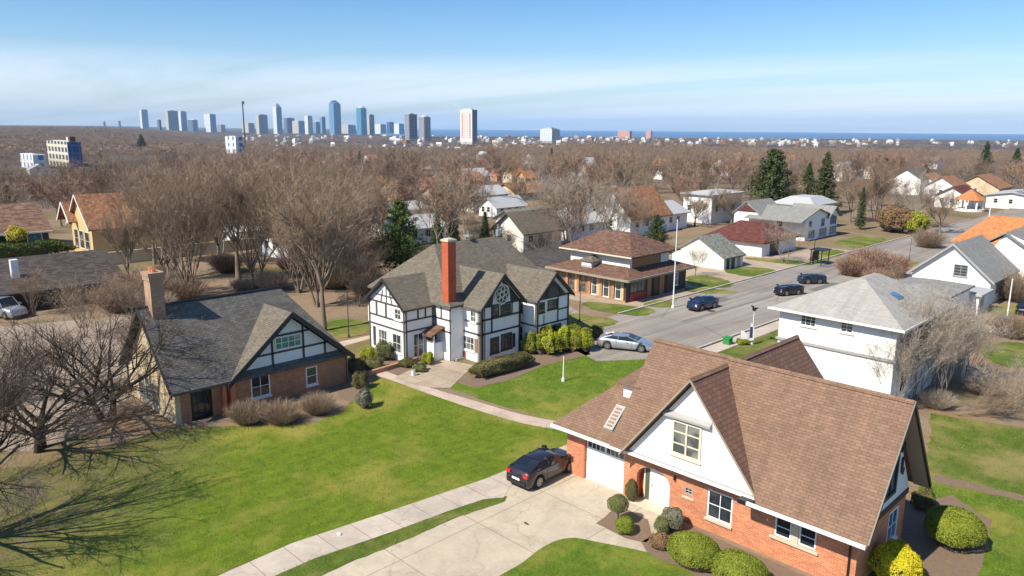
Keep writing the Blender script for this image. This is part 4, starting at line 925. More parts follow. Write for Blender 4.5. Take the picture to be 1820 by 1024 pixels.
def spl(pts,n=5,closed=True):   # Catmull-Rom smoothing
    out=[];m=len(pts)
    for i in range(m if closed else m-1):
        p=[pts[(i+k-1)%m] if closed else pts[min(max(i+k-1,0),m-1)] for k in range(4)]
        for j in range(n):
            t=j/n; out.append(tuple(.5*((2*p[1][c])+(-p[0][c]+p[2][c])*t+(2*p[0][c]-5*p[1][c]+4*p[2][c]-p[3][c])*t*t+(-p[0][c]+3*p[1][c]-3*p[2][c]+p[3][c])*t**3) for c in (0,1)))
    return out if closed else out+[pts[-1]]
def ragged(pts,amp=.08,step=.5,seed=3):
    rg=random.Random(seed); out=[]
    for i,a in enumerate(pts):
        b=pts[(i+1)%len(pts)]; L=math.dist(a,b); n=max(1,int(L/step))
        for j in range(n): t=j/n; out.append((a[0]+(b[0]-a[0])*t+rg.uniform(-amp,amp),a[1]+(b[1]-a[1])*t+rg.uniform(-amp,amp)))
    return out
LR=lambda px,amp=.07,step=.5: ragged([G(*p) for p in px],amp,step)
sheet('lawn',pts=LR([(-260,845),(80,828),(300,762),(560,752),(602,735),(640,700),(662,668),(700,678),(760,696),(830,724),(930,752),(1000,766),(1040,770),(1016,790),(960,812),(915,832),(865,853),(690,912),(520,968),(360,1034),(250,1110),(-300,1110)]),z=.010,mat='lawnfade')
sheet('lawn',pts=LR([(788,672),(845,690),(905,676),(965,648),(1040,632),(1095,628),(1150,640),(1220,700),(1080,790),(1000,752),(930,733),(860,712),(800,690)]),z=.010)
sheet('lawn',pts=LR([(445,1036),(560,992),(700,945),(800,908),(862,886),(902,882),(895,892),(800,925),(700,970),(600,1010),(530,1045),(440,1080)],.05,.4),z=.022,mat='verge')
sheet('lawn',pts=spl([G(*p) for p in [(860,1060),(930,1000),(975,968),(1015,957),(1060,964),(1160,985),(1235,1010),(1290,1050),(1100,1100)]],6),z=.030)
sheet('lawn',pts=LR([(1655,735),(1720,745),(1820,760),(1960,790),(2050,1100),(1500,1100),(1640,880)],.15,.6),z=.010,mat='verge')
sheet('lawn',pts=LR([(1645,860),(1700,852),(1820,880),(1900,900),(2000,1100),(1450,1100),(1560,960)],.15,.6),z=.016)
sheet('soil_strip',pts=LR([(1650,848),(1672,846),(1740,862),(1830,884),(1960,915),(1960,926),(1820,893),(1735,873),(1670,860)],.08,.4),z=.022,mat='soil')
sheet('soil_bed',pts=LR([(1600,900),(1690,880),(1760,925),(1755,975),(1730,1040),(1600,1060),(1540,1000)],.08,.4),z=.024,mat='soil')
sheet('soil_bed',pts=LR([(1060,932),(1085,912),(1112,905),(1150,925),(1160,955),(1150,965),(1110,958)],.05,.4),z=.036,mat='soil')
sheet('soil_bed',pts=LR([(1140,965),(1175,945),(1210,930),(1560,1080),(1400,1130),(1280,1050),(1210,1010),(1150,985)],.05,.4),z=.036,mat='soil')
sheet('driveway',pts=[G(*p) for p in [(395,1110),(600,1008),(720,960),(820,917),(895,885),(893,862),(912,838),(960,815),(1020,790),(1022,828),(1112,862),(1135,890),(1185,905),(1215,930),(1160,962),(1172,988),(1080,968),(1015,958),(975,970),(930,1004),(850,1110)]],z=.014,mat='drive')
sheet('pavement',pts=[G(*p) for p in [(330,1050),(520,966),(690,910),(865,851),(915,830),(960,811),(1019,786),(1022,798),(935,838),(905,868),(895,885),(860,888),(800,908),(700,945),(560,993),(430,1050)]],z=.026,mat='walk')
pa=spl([(668,655),(690,662),(760,688),(850,715),(930,738),(1010,752)],4,False); pb=spl([(668,668),(700,678),(760,700),(840,727),(925,752),(1010,768)],4,False)
sheet('path',pts=[G(*p) for p in pa+pb[::-1]],z=.024,mat='path')
sheet('path',pts=[G(*p) for p in [(700,672),(735,655),(790,640),(845,650),(828,664),(800,690),(770,690),(725,682)]],z=.028,mat='apron')
sheet('soil_bed',pts=LR([(812,676),(845,688),(900,678),(965,651),(1050,630),(1045,622),(940,632),(860,655)],.06,.4),z=.020,mat='soil')
sheet('soil_bed',pts=LR([(610,650),(650,640),(730,640),(745,655),(700,668),(668,668),(655,690),(620,720),(600,700)],.08,.4),z=.021,mat='soil')
sheet('road',pts=[(-41.8,52),(-41.8,170),(-43,230),(-33,230),(-31,170),(-30.6,47.5),(-34,43),(-40,45),(-52,51),(-58,55),(-58,60),(-50,56.5),(-45,54)],z=.02,mat='road')
sheet('yard',pts=LR([(-200,600),(60,575),(250,560),(330,600),(230,700),(180,760),(60,800),(-260,820)],.3,.8),z=.008,mat='gravel')
for a,b in ((-42.0,-41.8),(-30.6,-30.4)):
    m=MB(); m.box(a,b,56 if a<-40 else 49,170,-.1,.13); tag(m.build('kerb','kerb'),kind='structure')
sheet('pavement',pts=[(-30.3,50),(-28.9,50),(-28.9,170),(-30.3,170)],z=.03,mat='walk')
sheet('lawn',pts=ragged([(-28.8,48),(-22.6,48),(-22.6,74),(-28.8,80)],.1,.6),z=.012,mat='verge')
def kx(pts,mat,z,n='lawn'): sheet(n,pts=ragged(pts,.08,.6),z=z,mat=mat)
# pale paving and mown verges between the left-hand houses and the kerb
kx([(-58,57.5),(-42.1,57.5),(-42.1,112),(-47,112),(-47,100),(-58,90)],'apron',.010,'forecourt')
def pxl(pts,mat='verge',z=.022): sheet('lawn',pts=ragged(spl([G(*p) for p in pts],4),.14,.4),z=z,mat='verge')
pxl([(1035,540),(1060,537),(1150,548),(1162,556),(1130,562),(1060,552)],'lawn'); pxl([(1005,560),(1050,560),(1100,572),(1060,584),(1010,582)],'verge')
pxl([(1145,540),(1185,532),(1195,545),(1165,547)],'verge'); pxl([(1222,492),(1255,490),(1298,500),(1300,508),(1285,512),(1230,508)],'lawn'); pxl([(1218,512),(1250,512),(1310,518),(1290,523),(1225,519)],'verge')
pxl([(1290,480),(1330,474),(1380,482),(1345,492),(1300,487)],'lawn'); pxl([(1325,458),(1400,462),(1440,468),(1430,472),(1340,463)],'verge'); pxl([(1440,458),(1465,444),(1503,448),(1475,462),(1445,468)],'lawn'); pxl([(1485,430),(1530,420),(1575,425),(1540,440),(1495,437)],'lawn')
pxl([(1600,470),(1620,463),(1632,468),(1612,476)],'verge'); pxl([(1755,548),(1800,540),(1840,545),(1840,560),(1770,558)],'lawn'); pxl([(1740,620),(1790,608),(1860,620),(1860,650),(1780,650)],'verge'); pxl([(580,575),(620,568),(655,572),(655,590),(600,600)],'verge')
pxl([(1440,480),(1570,470),(1700,560),(1560,600)][0:0] or [(1565,500),(1590,488),(1625,500),(1600,515)],'verge')
sheet('path',pts=[G(*p) for p in [(1725,572),(1770,580),(1860,592),(1860,606),(1760,592),(1720,584)]],z=.02,mat='drive')
sheet('path',pts=[G(*p) for p in [(585,612),(660,596),(660,602),(590,622)]],z=.026,mat='path')
# ================================================================ trees
M['twiggreen']=foliage('budding_green_twigs',((.20,.20,.08),(.30,.29,.10),(.38,.36,.14)),.3)
HEROES=dict(
 fan=bare_tree(11,14,.46,.10,(5,6),1.0,9000,.015,.34,multi=4,tlen=1.25),
 fan2=bare_tree(12,14,.55,.12,(5,7),.9,9000,.015,.32,multi=3,tlen=1.25,twigm='twig'),
 tall=bare_tree(13,14,.5,.30,(6,7),.9,7500,.015,.34,tlen=1.2,barkm='bark'),
 round=bare_tree(14,12,.75,.2,(6,8),.55,8500,.015,.36,tlen=1.15,barkm='bark'),
 pale=bare_tree(15,12,.8,.16,(6,8),.6,6500,.016,.26,multi=2,tlen=1.1,barkm='barkpale',twigm='twigpale'),
 dark=bare_tree(16,7,1.0,.14,(6,8),.25,3800,.009,.27,multi=2,tlen=.9,barkm='barkdark',twigm='twigdark'),
 small=bare_tree(17,5,.6,.16,(5,7),.7,2400,.008,.07,multi=2,tlen=.55,barkm='bark',twigm='twigpale'),
 thick=bare_tree(19,7,.38,.10,(5,6),1.0,3400,.009,.11,multi=4,tlen=.85,barkm='barkpale',twigm='twigpale'),
 green=bare_tree(20,12,.7,.2,(6,8),.55,7000,.02,.22,tlen=1.1,twigm='twiggreen'),
 wisp=bare_tree(18,7,.42,.12,(5,6),.9,2600,.010,.10,multi=3,tlen=.8,barkm='bark',twigm='twig'),
)
HH=dict(thick=7,green=12,fan=14,fan2=14,tall=14,round=12,pale=12,dark=7,small=5,wisp=7)
def tree(kind,x,y,h,label,group=None,rz=None,name='bare_tree',wide=1.,z=None):
    k=h/HH[kind]; r=thing(name,(x,y,terr(x,y) if z is None else z),label,'tree',group,rz=random.uniform(0,6.28) if rz is None else rz)
    r.scale=(k*wide,k*wide,k); tm,cm=HEROES[kind][:2]; link(tm,'trunk',r); link(cm,'crown',r); return r
def treepx(kind,px,py,top,label,group=None,**kw):
    x,y=G(px,py); r,f=fwd(x,y); zt=ATF(px,top,f)[2]*(1.08 if kind in('fan','fan2') else 1); return tree(kind,x,y,max(zt,1.),label,group,**kw)
treepx('fan',335,532,272,'tall many-stemmed bare tree behind the chimney of the grey-roofed cottage')
treepx('fan2',455,514,256,'tallest fan-shaped bare tree, above the ridge of the grey-roofed cottage')
treepx('round',392,470,262,'bare tree with a dense rounded crown between the two fan-shaped trees')
treepx('tall',576,588,296,'tall bare tree with pale straight trunk on the grass left of the white half-timbered house')
treepx('fan2',532,520,275,'bare tree with a slim vase-shaped crown next to the pale-trunked tree')
treepx('fan',622,512,290,'bare tree leaning over the dark green conifer from its left')
treepx('round',520,440,262,'broad bare tree at the back of the clump left of the dark green conifer')
treepx('tall',232,532,345,'slender bare tree with a whitish trunk beside the orange-roofed timber house',wide=.8)
treepx('tall',275,470,300,'bare tree in front of the long orange roof on the left')
treepx('round',300,420,275,'bare tree standing just behind the orange-roofed timber house',wide=1.1)
treepx('tall',650,470,330,'thin bare tree directly left of the dark green conifer',wide=.7)
for q,(a_,b_,c_,kk,lb_) in enumerate([(300,500,285,'fan2','bare tree filling the left flank of the big bare clump'),(425,500,268,'tall','bare tree inside the big clump, between the two fan-shaped trees'),(565,545,292,'fan','multi-stemmed bare tree just left of the pale straight trunk'),(600,470,280,'fan2','bare tree at the back right of the big clump'),(480,450,256,'fan','back-row bare tree whose crown tops the big clump'),(350,440,270,'tall','back-row bare tree left of the tallest fan-shaped tree'),(655,440,300,'fan2','bare tree touching the top left of the big green conifer'),(555,420,262,'tall','back-row bare tree in the right half of the big clump'),(640,545,400,'wisp','slim bare tree on the grass near the left corner of the half-timbered house')]):
    treepx(kk,a_,b_,c_,lb_,wide=1.2)
treepx('dark',190,748,520,'low spreading dark-limbed bare tree in front of the cream gable wall',wide=1.25,rz=.6)
treepx('dark',70,800,590,'low spreading dark-limbed bare tree at the left edge of the gravel yard',wide=1.5,rz=2.2)
x,y=G(-130,985); tree('dark',x,y,9.5,'big bare tree at the left border whose long shadow crosses the rough grass',rz=1.)
for q,(a_,b_,c_,kk,lb_) in enumerate([(868,446,385,'dark','dark bare tree above the left end of the half-timbered house ridge'),(905,455,395,'wisp','thin bare tree in front of the small cream gable'),(960,462,400,'dark','dark bare tree between the half-timbered house and the two-tier building'),(985,455,390,'wisp','thin bare tree at the left end of the two-tier brown roof'),(835,430,370,'wisp','thin bare tree between the dark narrow conifers'),(1130,425,345,'round','bare tree veiling the tall rust-roofed gable'),(760,420,335,'round','bare tree right of the big green conifer top'),(800,400,320,'fan','bare tree behind the dark narrow conifers'),(700,385,300,'round','bare tree in the rust-coloured patch, left of its centre'),(930,375,300,'round','bare tree below the far orange houses')]):
    treepx(kk,a_,b_,c_,lb_)
treepx('wisp',262,690,520,'leaning thin-limbed bare tree touching the left rake of the grey-roofed cottage')
treepx('dark',-10,720,560,'spreading bare tree cut by the left border of the view',wide=1.3,rz=4)
treepx('small',46,945,838,'young bare sapling alone on the rough grass at the lower left')
treepx('wisp',150,600,470,'bare tree with arching pale twigs in front of the dark grey-brown roof',wide=1.6)
treepx('wisp',60,560,455,'bare tree over the silver parked vehicle at the left',wide=1.2)
treepx('wisp',240,585,450,'bushy bare tree between the dark roof and the brick chimney',wide=1.5)
treepx('pale',1008,437,268,'large spreading bare tree with pale limbs behind the half-timbered house',wide=1.15)
treepx('pale',1075,420,290,'spreading bare tree with pale limbs left of the white rust-roofed gable')
treepx('round',890,345,240,'tall dark bare tree standing high above the orange-roofed rubble house',wide=.8)
treepx('round',1235,402,330,'wide bare tree in front of the white flat-roofed box house',wide=1.3)
treepx('round',1300,400,325,'wide bare tree between the box house and the broad evergreen',wide=1.2)
treepx('small',1394,468,386,'small pale bare tree on the lawn in front of the dark red roof',wide=1.3,name='pale_tree')
treepx('small',1236,492,430,'thin pale bare tree beside the gable of the small white garage')
treepx('pale',1620,405,290,'bare tree with white streaked limbs left of the far white houses',wide=1.1)
treepx('round',1670,415,330,'dark bare tree beside the far gazebo with the orange roof')
treepx('round',1510,395,290,'bare tree behind the green ivy-clad trunk')
treepx('wisp',1590,520,455,'bare tree rising from the reddish thicket by the kerb',wide=.8)
# in front of and beside the white two-storey house
x,y=G(1478,697); tree('wisp',x,y,5.4,'small rusty bare tree against the front wall of the white two-storey house',wide=1.15,rz=1)
def gx(px,D): 
    a=ATF(px,600,D); return a[0],a[1]
x,y=gx(1606,44.5); tree('thick',x,y,7.0,'tall thin bare tree at the right corner of the white two-storey house',wide=1.1,rz=.5)
x,y=gx(1636,46.5); tree('thick',x,y,8.4,'taller of the bare trees at the right corner of the white two-storey house',wide=1.0,rz=2.5)
x,y=gx(1684,47); tree('thick',x,y,7.8,'dense grey bare tree in the thicket right of the white two-storey house',wide=1.2,rz=4.5)
x,y=gx(1722,50); tree('thick',x,y,6.8,'hazy bare tree at the right end of the thicket by the white two-storey house',wide=1.3,rz=3.5)
x,y=gx(1662,49.5); tree('thick',x,y,7.4,'grey bare tree in the middle of the thicket by the white two-storey house',wide=1.1,rz=1.5)
x,y=gx(1812,44); tree('small',x,y,4.2,'straggling bare tree at the right border of the lawn',wide=1.5,rz=1.)
x,y=gx(1760,62); tree('small',x,y,3.2,'little bare tree beside the foot of the tall white pole at the right',rz=1.)
# fallen tree
x,y=G(1700,742); ft=tree('wisp',x,y,4.5,'toppled pale bare tree lying on the grass below the thicket',rz=2.4,name='fallen_tree',z=.5); ft.rotation_euler=(R(70),R(10),2.2)
# thickets and bare shrubs
TS=[twig_shrub(31,1.6,1.5,2600,'twig',.009),twig_shrub(32,1.4,1.6,2200,'twigred',.016),twig_shrub(33,1.5,1.3,2400,'twigpale',.010)]
def tshrub(k,x,y,s,label,group=None,sx=1):
    o=bpy.data.objects.new('bare_shrub',TS[k]); C.objects.link(o); o.location=(x,y,terr(x,y)); o.scale=(s*sx,s,s); o.rotation_euler=(0,0,random.uniform(0,6)); tag(o,label,'shrub',group); return o
x,y=G(500,752); tshrub(0,x,y,.8,'wide brown twiggy shrub under the double window of the brick cottage'); x,y=G(565,735); tshrub(0,x,y,.75,'brown twiggy shrub under the small window of the brick cottage')
x,y=G(440,752); tshrub(0,x,y,.8,'low brown twiggy shrub beside the dark cottage door')
for i,(a,b,s,k) in enumerate([(1515,490,1.5,1),(1545,485,1.9,1),(1580,492,1.7,1),(1560,508,1.2,1)]):
    x,y=G(a,b); tshrub(k,x,y,s,['reddish twiggy bush at the near end of the kerbside thicket','tallest reddish twiggy bush in the kerbside thicket','reddish twiggy bush at the far end of the kerbside thicket','low reddish twiggy bush on the lawn side of the kerbside thicket'][i])
x,y=G(1665,725); tshrub(2,x,y,.75,'pale twiggy shrub at the foot of the thicket'); x,y=G(1745,700); tshrub(2,x,y,.9,'pale twiggy shrub on the dry grass right of the thicket'); x,y=G(1650,440); tshrub(0,x,y,1.6,'grey twiggy bush on the right bank of the far street')
x,y=G(1800,600); tshrub(0,x,y,1.2,'dark twiggy shrub by the right border behind the tall pole'); x,y=G(1808,535); tshrub(0,x,y,1.8,'dark twiggy shrub in front of the white house at the right border')
# conifers
CON={}
def conif(key,*a,**k): CON[key]=(conifer(*a,**k),k.get('h',10))
def conif_at(px,py,top,key,args,label,wide=1.,rz=0,hit=False):
    if key not in CON: CON[key]=(conifer(**args),args['h'])
    if hit: x,y,z=HIT(px,py)
    else: x,y=G(px,py); z=0
    r_,f=fwd(x,y); zt=ATF(px,top,f)[2]; (mb,me),h=CON[key]; k=(zt-z)/h
    r=thing('conifer',(x,y,z),label,'tree',rz=rz); r.scale=(k*wide,k*wide,k)
    b=bpy.data.meshes.get('conifer_trunk_'+key)
    if b is None: o=mb.build('trunk','barkdark',None,uv=False); o.data.name='conifer_trunk_'+key; o.parent=r
    else: link(b,'trunk',r)
    link(me,'crown',r)
spr=dict(seed=41,h=10,rad=2.7,mat='needle',dens=1.5,leaf=.17); lit=dict(seed=42,h=10,rad=3.7,mat='needlelit',dens=1.6,leaf=.17,shape='broad'); brd=dict(seed=43,h=10,rad=4.0,mat='needle',dens=2.,leaf=.17,shape='broad'); nar=dict(seed=44,h=10,rad=1.8,mat='needle',dens=1.3,leaf=.17)
conif_at(713,500,352,'lit',lit,'big fresh-green conifer directly behind the left wing of the half-timbered house')
conif_at(778,462,368,'nar',nar,'dark narrow conifer nearest the big fresh-green one')
conif_at(806,462,366,'nar',nar,'dark narrow conifer just above the red chimney',rz=2)
conif_at(862,455,375,'nar',nar,'dark narrow conifer above the ridge of the half-timbered house',rz=4)
conif_at(843,318,285,'spr',spr,'small pointed conifer among the far orange roofs',hit=True)
conif_at(1368,395,262,'brd',brd,'huge broad dark evergreen above the white modern house')
conif_at(1432,375,288,'spr',spr,'shorter of the two spruces right of the huge evergreen'); conif_at(1462,380,268,'spr',spr,'taller of the two spruces right of the huge evergreen',rz=1)
conif_at(1166,450,380,'brd',brd,'olive-green evergreen behind the two-tier brown roof',wide=.9,rz=2)
conif_at(1747,318,250,'spr',spr,'tall blue-green spruce on the skyline at the right',hit=True,rz=3); conif_at(1803,310,262,'spr',spr,'short spruce on the skyline near the right border',hit=True,rz=2,wide=1.2); conif_at(1835,318,258,'lit',lit,'yellow-green evergreen cut by the right border',hit=True)
for q,(a_,b_,c_) in enumerate([(640,300,268),(1105,330,292),(1570,330,280),(130,330,296),(980,300,262),(1250,325,280),(560,305,275)]):
    conif_at(a_,b_,c_,['spr','nar','brd'][q%3],[spr,nar,brd][q%3],['dark evergreen in the wood above the big green conifer','dark narrow evergreen in the wood above the rust-roofed gable','dark evergreen in the wood left of the far white gable','dark evergreen in the left wood above the orange timber house','dark narrow evergreen in the wood below the red-striped tower','broad evergreen in the wood left of the huge evergreen','small dark evergreen in the wood at the top of the bare clump'][q],hit=True)
for q,(a_,b_,c_,l_) in enumerate([(690,318,266,'yellow-green budding tree in the wood below the teal glass tower'),(740,312,270,'yellow-green budding tree in the wood below the balconied towers'),(185,322,285,'olive budding tree in the left wood above the orange timber house'),(1120,345,300,'olive budding tree behind the tall rust-roofed gable'),(1010,318,280,'olive budding tree right of the tall dark bare tree')]):
    x,y,z=HIT(a_,b_); r_,f=fwd(x,y); zt=ATF(a_,c_,f)[2]; tree('green',x,y,zt-z,l_,name='budding_tree',z=z)
conif_at(253,272,238,'spr',spr,'lone wide conifer rising from the left woodland',hit=True,rz=1.5,wide=1.5); conif_at(15,372,328,'brd',brd,'dark evergreen behind the brown-tiled house at the left border'); conif_at(1528,408,330,'nar',nar,'narrow green ivy-clad trunk beside the far street',wide=.7,rz=5)
# shrubs
def ball(px,py,rx,ry,rz,mat,label,dx=0,dy=0,**k):
    x,y=G(px,py); return ball_shrub(k.pop('name','shrub'),(x+dx,y+dy,0),rx,ry,rz,mat,label,**k)
ball(1231,1000,1.12,.95,.62,'leafball','left of the two clipped oval shrubs under the front windows of the orange brick house',n=16000,leaf=.035,lump=.03,seed=1,tight=.02,name='clipped_shrub',group=None)
ball(1312,1036,1.12,.95,.62,'leafball','right of the two clipped oval shrubs under the front windows, cut by the lower border',n=16000,leaf=.035,lump=.03,seed=2,tight=.02,name='clipped_shrub')
ball(1692,968,1.15,1.15,.85,'leafball','big round clipped shrub beside the shaded gable of the orange brick house',n=16000,leaf=.04,lump=.05,seed=3,tight=.02,name='clipped_shrub')
ball(1592,1034,.95,.9,.8,'leafyellow','bright yellow flowering shrub at the right corner of the orange brick house',n=9000,leaf=.05,lump=.16,seed=4,tight=.05)
ball(1110,948,.42,.42,.40,'leafball','small round box shrub in the bed by the driveway',n=5000,leaf=.03,lump=.08,seed=5)
x,y=G(1097,932); st=ball_shrub('topiary_tree',(x,y,.55),.46,.46,.44,'leafolive','ball-headed topiary on a white stem by the driveway bed',cat='topiary',n=5000,leaf=.028,lump=.08,seed=6)
m=MB(); m.tube([(0,0,-.55),(.02,0,.3)],[.06,.045],7); o=m.build('stem','barkpale',None,uv=False); o.parent=st
ball(1122,893,.30,.28,.62,'leafhedge','dark upright conical shrub against the brick pier of the arched door',n=4000,leaf=.03,lump=.12,seed=7)
ball(1195,940,.5,.5,.52,'leafgrey','grey-leaved round shrub nearest the arched door step',n=5000,leaf=.032,lump=.1,seed=8); ball(1176,948,.34,.34,.40,'leafolive','small olive round shrub in the bed by the arched door',n=3500,leaf=.03,lump=.1,seed=9); ball(1172,975,.42,.38,.34,'leafdry','low brown-leaved shrub at the corner of the front bed',n=3500,leaf=.035,lump=.2,seed=10,tight=.09)
ball(1640,905,.5,.5,.5,'leafhedge','shaded dark shrub between the gable wall and the big round shrub',n=4000,leaf=.04,lump=.2,seed=11)
# hedge in front of tudor
def hedge(name,a,b,w,h,mat,label,seed=1,leaf=.05,n=14000,lump=.07,cat='hedge'):
    A=Vector((*a,0));B=Vector((*b,0)); L=(B-A).length; c=(A+B)/2; r=ball_shrub(name,(c.x,c.y,0),L/2,w/2,h/1.8,mat,label,cat=cat,n=n,leaf=leaf,lump=lump,seed=seed,tight=.03,box=True); r.rotation_euler=(0,0,math.atan2(B.y-A.y,B.x-A.x)); return r
hedge('hedge',G(836,676),G(948,646),1.5,1.05,'leafhedge','long low brown-green clipped hedge in front of the half-timbered house',3)
for i,(a,b,rx,rz,mt,lb) in enumerate([(952,628,.9,.85,'leafball','darker green bush at the left end of the golden shrub row'),(978,628,1.0,1.0,'leafyg','left golden-green bush in the row beside the half-timbered house'),(1008,622,1.0,1.0,'leafyg','middle golden-green bush in the row beside the half-timbered house'),(1036,622,.85,.80,'leafyg','right golden-green bush of the row, nearest the silver car')]):
    ball(a,b,rx,rx,rz,mt,lb,n=9000,leaf=.055,lump=.34,seed=20+i,tight=.11)
for i,(a,b,rx,rz,mt,lb) in enumerate([(683,640,.65,.75,'leafolive','leafy shrub under the triple window of the half-timbered left wing'),(655,640,.6,.5,'leafyg','green bush at the left corner of the half-timbered house'),(665,655,.7,.4,'leafolive','low spreading green shrub in the corner flower bed'),(762,648,.42,.48,'leafyg','round green shrub beside the arched wooden hatch'),(725,652,.6,.35,'leafhedge','dark low shrub in front of the porch bed'),(745,660,.5,.28,'leafolive','flat green shrub at the path edge below the porch'),(1058,600,.6,.5,'leafhedge','dark shrub behind the golden bush row'),
    (648,725,.48,.62,'leafgrey','grey-green shrub on the lawn right of the brick cottage'),(640,690,.5,.6,'leafhedge','dark shrub in the shade behind the brick cottage corner'),(632,662,.6,.55,'leafhedge','shaded shrub under the gable tip of the brick cottage'),(1318,612,.45,.22,'leafball','low green plant between the feather banner and the green bin')]):
    ball(a,b,rx,rx,rz,mt,lb,n=4500,leaf=.045,lump=.22,seed=40+i,tight=.1)
x,y=G(1592,413); ball_shrub('shrub',(x,y,0),3.2,3.,2.4,'leafdry','large rust-brown bush on the left of the far street',n=7000,leaf=.13,lump=.2,seed=60,tight=.08); x,y=G(1622,416); ball_shrub('shrub',(x,y,0),2.4,2.2,1.9,'leafyg','yellow-green bush next to the large rust-brown bush',n=5000,leaf=.12,lump=.2,seed=61,tight=.08)
x,y=G(1700,523); ball_shrub('shrub',(x,y,0),1.3,1.1,.9,'leafolive','olive shrub in front of the white gabled house with slatted window',n=4000,leaf=.07,lump=.15,seed=62)

# undergrowth of the bare clump
rgu=random.Random(77); UL=['brown twiggy undergrowth bush beneath the big bare clump','brown undergrowth between the left trunks']
nu=0
while nu<34:
    px_,py_=rgu.uniform(200,690),rgu.uniform(395,560); x,y=G(px_,py_)
    if -47.5<y-0*x and y<30 and x>-52: continue
    if py_>520 and 380<px_<640: continue
    tshrub(rgu.choice([0,0,1,2]),x,y,rgu.uniform(.9,1.9),'low brown twiggy bush in the undergrowth of the bare clump left of the half-timbered house','undergrowth bushes of the bare clump'); nu+=1

# mown grass blades and tufts on the nearer lawns
def inpoly(x,y,P):
    c=False; j=len(P)-1
    for i in range(len(P)):
        if (P[i][1]>y)!=(P[j][1]>y) and x<(P[j][0]-P[i][0])*(y-P[i][1])/(P[j][1]-P[i][1])+P[i][0]: c=not c
        j=i
    return c
def grass():
    nr=np.random.default_rng(12); tris=[]
    for o in [o for o in C.objects if o.name.startswith('lawn') and o.get('kind')=='structure']:
        P=[(v.co.x,v.co.y) for v in o.data.vertices]; z=o.data.vertices[0].co.z
        cx=sum(p[0] for p in P)/len(P); cy=sum(p[1] for p in P)/len(P)
        if math.hypot(cx,cy)>62: continue
        x0,x1=max(min(p[0] for p in P),-60),min(max(p[0] for p in P),6); y0,y1=max(min(p[1] for p in P),0),max(p[1] for p in P)
        n=int((x1-x0)*(y1-y0)*34); 
        n=min(n,60000); pts=nr.uniform((x0,y0),(x1,y1),(n,2))
        for px_,py_ in pts:
            f=(py_-px_)*S2
            if f>62 or f<22 or not inpoly(px_,py_,P): continue
            a=nr.uniform(0,6.28); w=nr.uniform(.012,.03)*(f/35); h=nr.uniform(.03,.075)*(1.6 if nr.random()<.06 else 1); l=nr.normal(size=2)*.03
            c_,s_=math.cos(a)*w,math.sin(a)*w
            tris.append(((px_-c_,py_-s_,z-.01),(px_+c_,py_+s_,z-.01),(px_+l[0],py_+l[1],z+h)))
    T=np.array(tris,dtype=np.float32).reshape(-1,3); print('grass',len(tris))
    me=np_mesh('grass',T,np.arange(len(T)).reshape(-1,3),'grassblade'); o=bpy.data.objects.new('grass',me); C.objects.link(o); tag(o,'short mown grass blades on the near lawns',kind='stuff')
M['grassblade']=foliage('grass_blades',((.09,.13,.012),(.16,.21,.022),(.28,.28,.05)),.25)
grass()

M['roadpatch']=plain('asphalt_patch',(.15,.14,.13),.9,.2,2)
for P_ in ([(-39.6,66),(-37.8,66.2),(-37.9,69.8),(-39.5,69.6)],[(-34.5,80),(-33.2,80),(-33.1,86),(-34.4,86.2)],[(-40.2,95),(-38.6,95),(-38.5,98.2),(-40.1,98)],[(-36.3,58),(-36.05,58),(-35.4,74),(-35.6,74)],[(-37.4,74),(-37.25,74),(-37.9,104),(-38.1,104)]):
    sheet('road_patch',pts=ragged(P_,.05,.5),z=.026,mat='roadpatch')
for x_,y_ in ((-36.5,63.5),(-37.2,90)):
    sheet('manhole_cover',pts=[(x_+.38*math.cos(6.2832*k/14),y_+.38*math.sin(6.2832*k/14)) for k in range(14)],z=.031,mat='wooddark')
# ================================================================ left-hand background houses
def leftside():
    h=thing('dark_roofed_building',(-84,16,0),'long building under a dark grey-brown roof with a white flue box at the left','building')
    m=MB(); m.box(-90,-80.6,2,24.4,-.2,1.9); m.build('wall','wooddark',h)
    m=MB(); gable_roof(m,'y',-86,6.2,1.9,4.3,0,25.5,.2); m.build('roof','roofdark',h)
    m=MB(); m.box(-82.9,-82.3,16.2,16.8,2.6,4.6); m.build('flue','doorwhite',h)
leftside()
bh=house('brown_tiled_house',-131,-117.6,4,28.0,0,3.1,6.2,'y','navy','rooftan','low house with brown-tiled roof and dark glazed front behind the hedge at the left',ov=.6,wins=[('E',25.4,27.2,.8,2.8,1,1,'trim','glassblue'),('E',21.5,24.8,.8,2.8,2,1,'navy','glass'),('E',19,20.5,.8,2.8,2,1,'trim','glassblue'),('E',14,18,.8,2.8,2,1,'navy','glass')])
m=MB(); m.box(-117.1,-116.95,3.5,28.5,2.7,2.9); m.build('fascia','trim',bh)
hedge('hedge',(-111,6),(-111,29),3.2,2.5,'needlelit','thick dark green hedge below the brown-tiled house',5,.16,14000,.1)
ball_shrub('shrub',(-112.5,23.2,2.0),1.2,1.2,1.2,'leafyellow','yellow shrub showing above the thick green hedge',n=2500,leaf=.08,lump=.2,seed=70)
th=house('timber_house',-116,-107.5,30.5,52,0,4.2,8.0,'y','woodyellow','roofrust','pale timber house with a long rust-orange roof beyond the left trees',ov=.5,wins=[('S',-115,-113.4,.8,3.2,1,2,'creamtrim','glasslight'),('S',-112.8,-111,.8,3.2,1,2,'creamtrim','glasslight'),('S',-110.5,-108.6,.8,3.2,1,2,'creamtrim','glasslight')],barge='trim')
m=MB(); gable_roof(m,'y',-115.6,2.6,4.3,6.8,29.4,36,.15); m.build('porch_roof','roofrust',th)
m=MB(); bargeboard(m,'y',-115.6,2.6,4.3,6.85,29.3,.3,.08); m.build('bargeboard','trim',th)
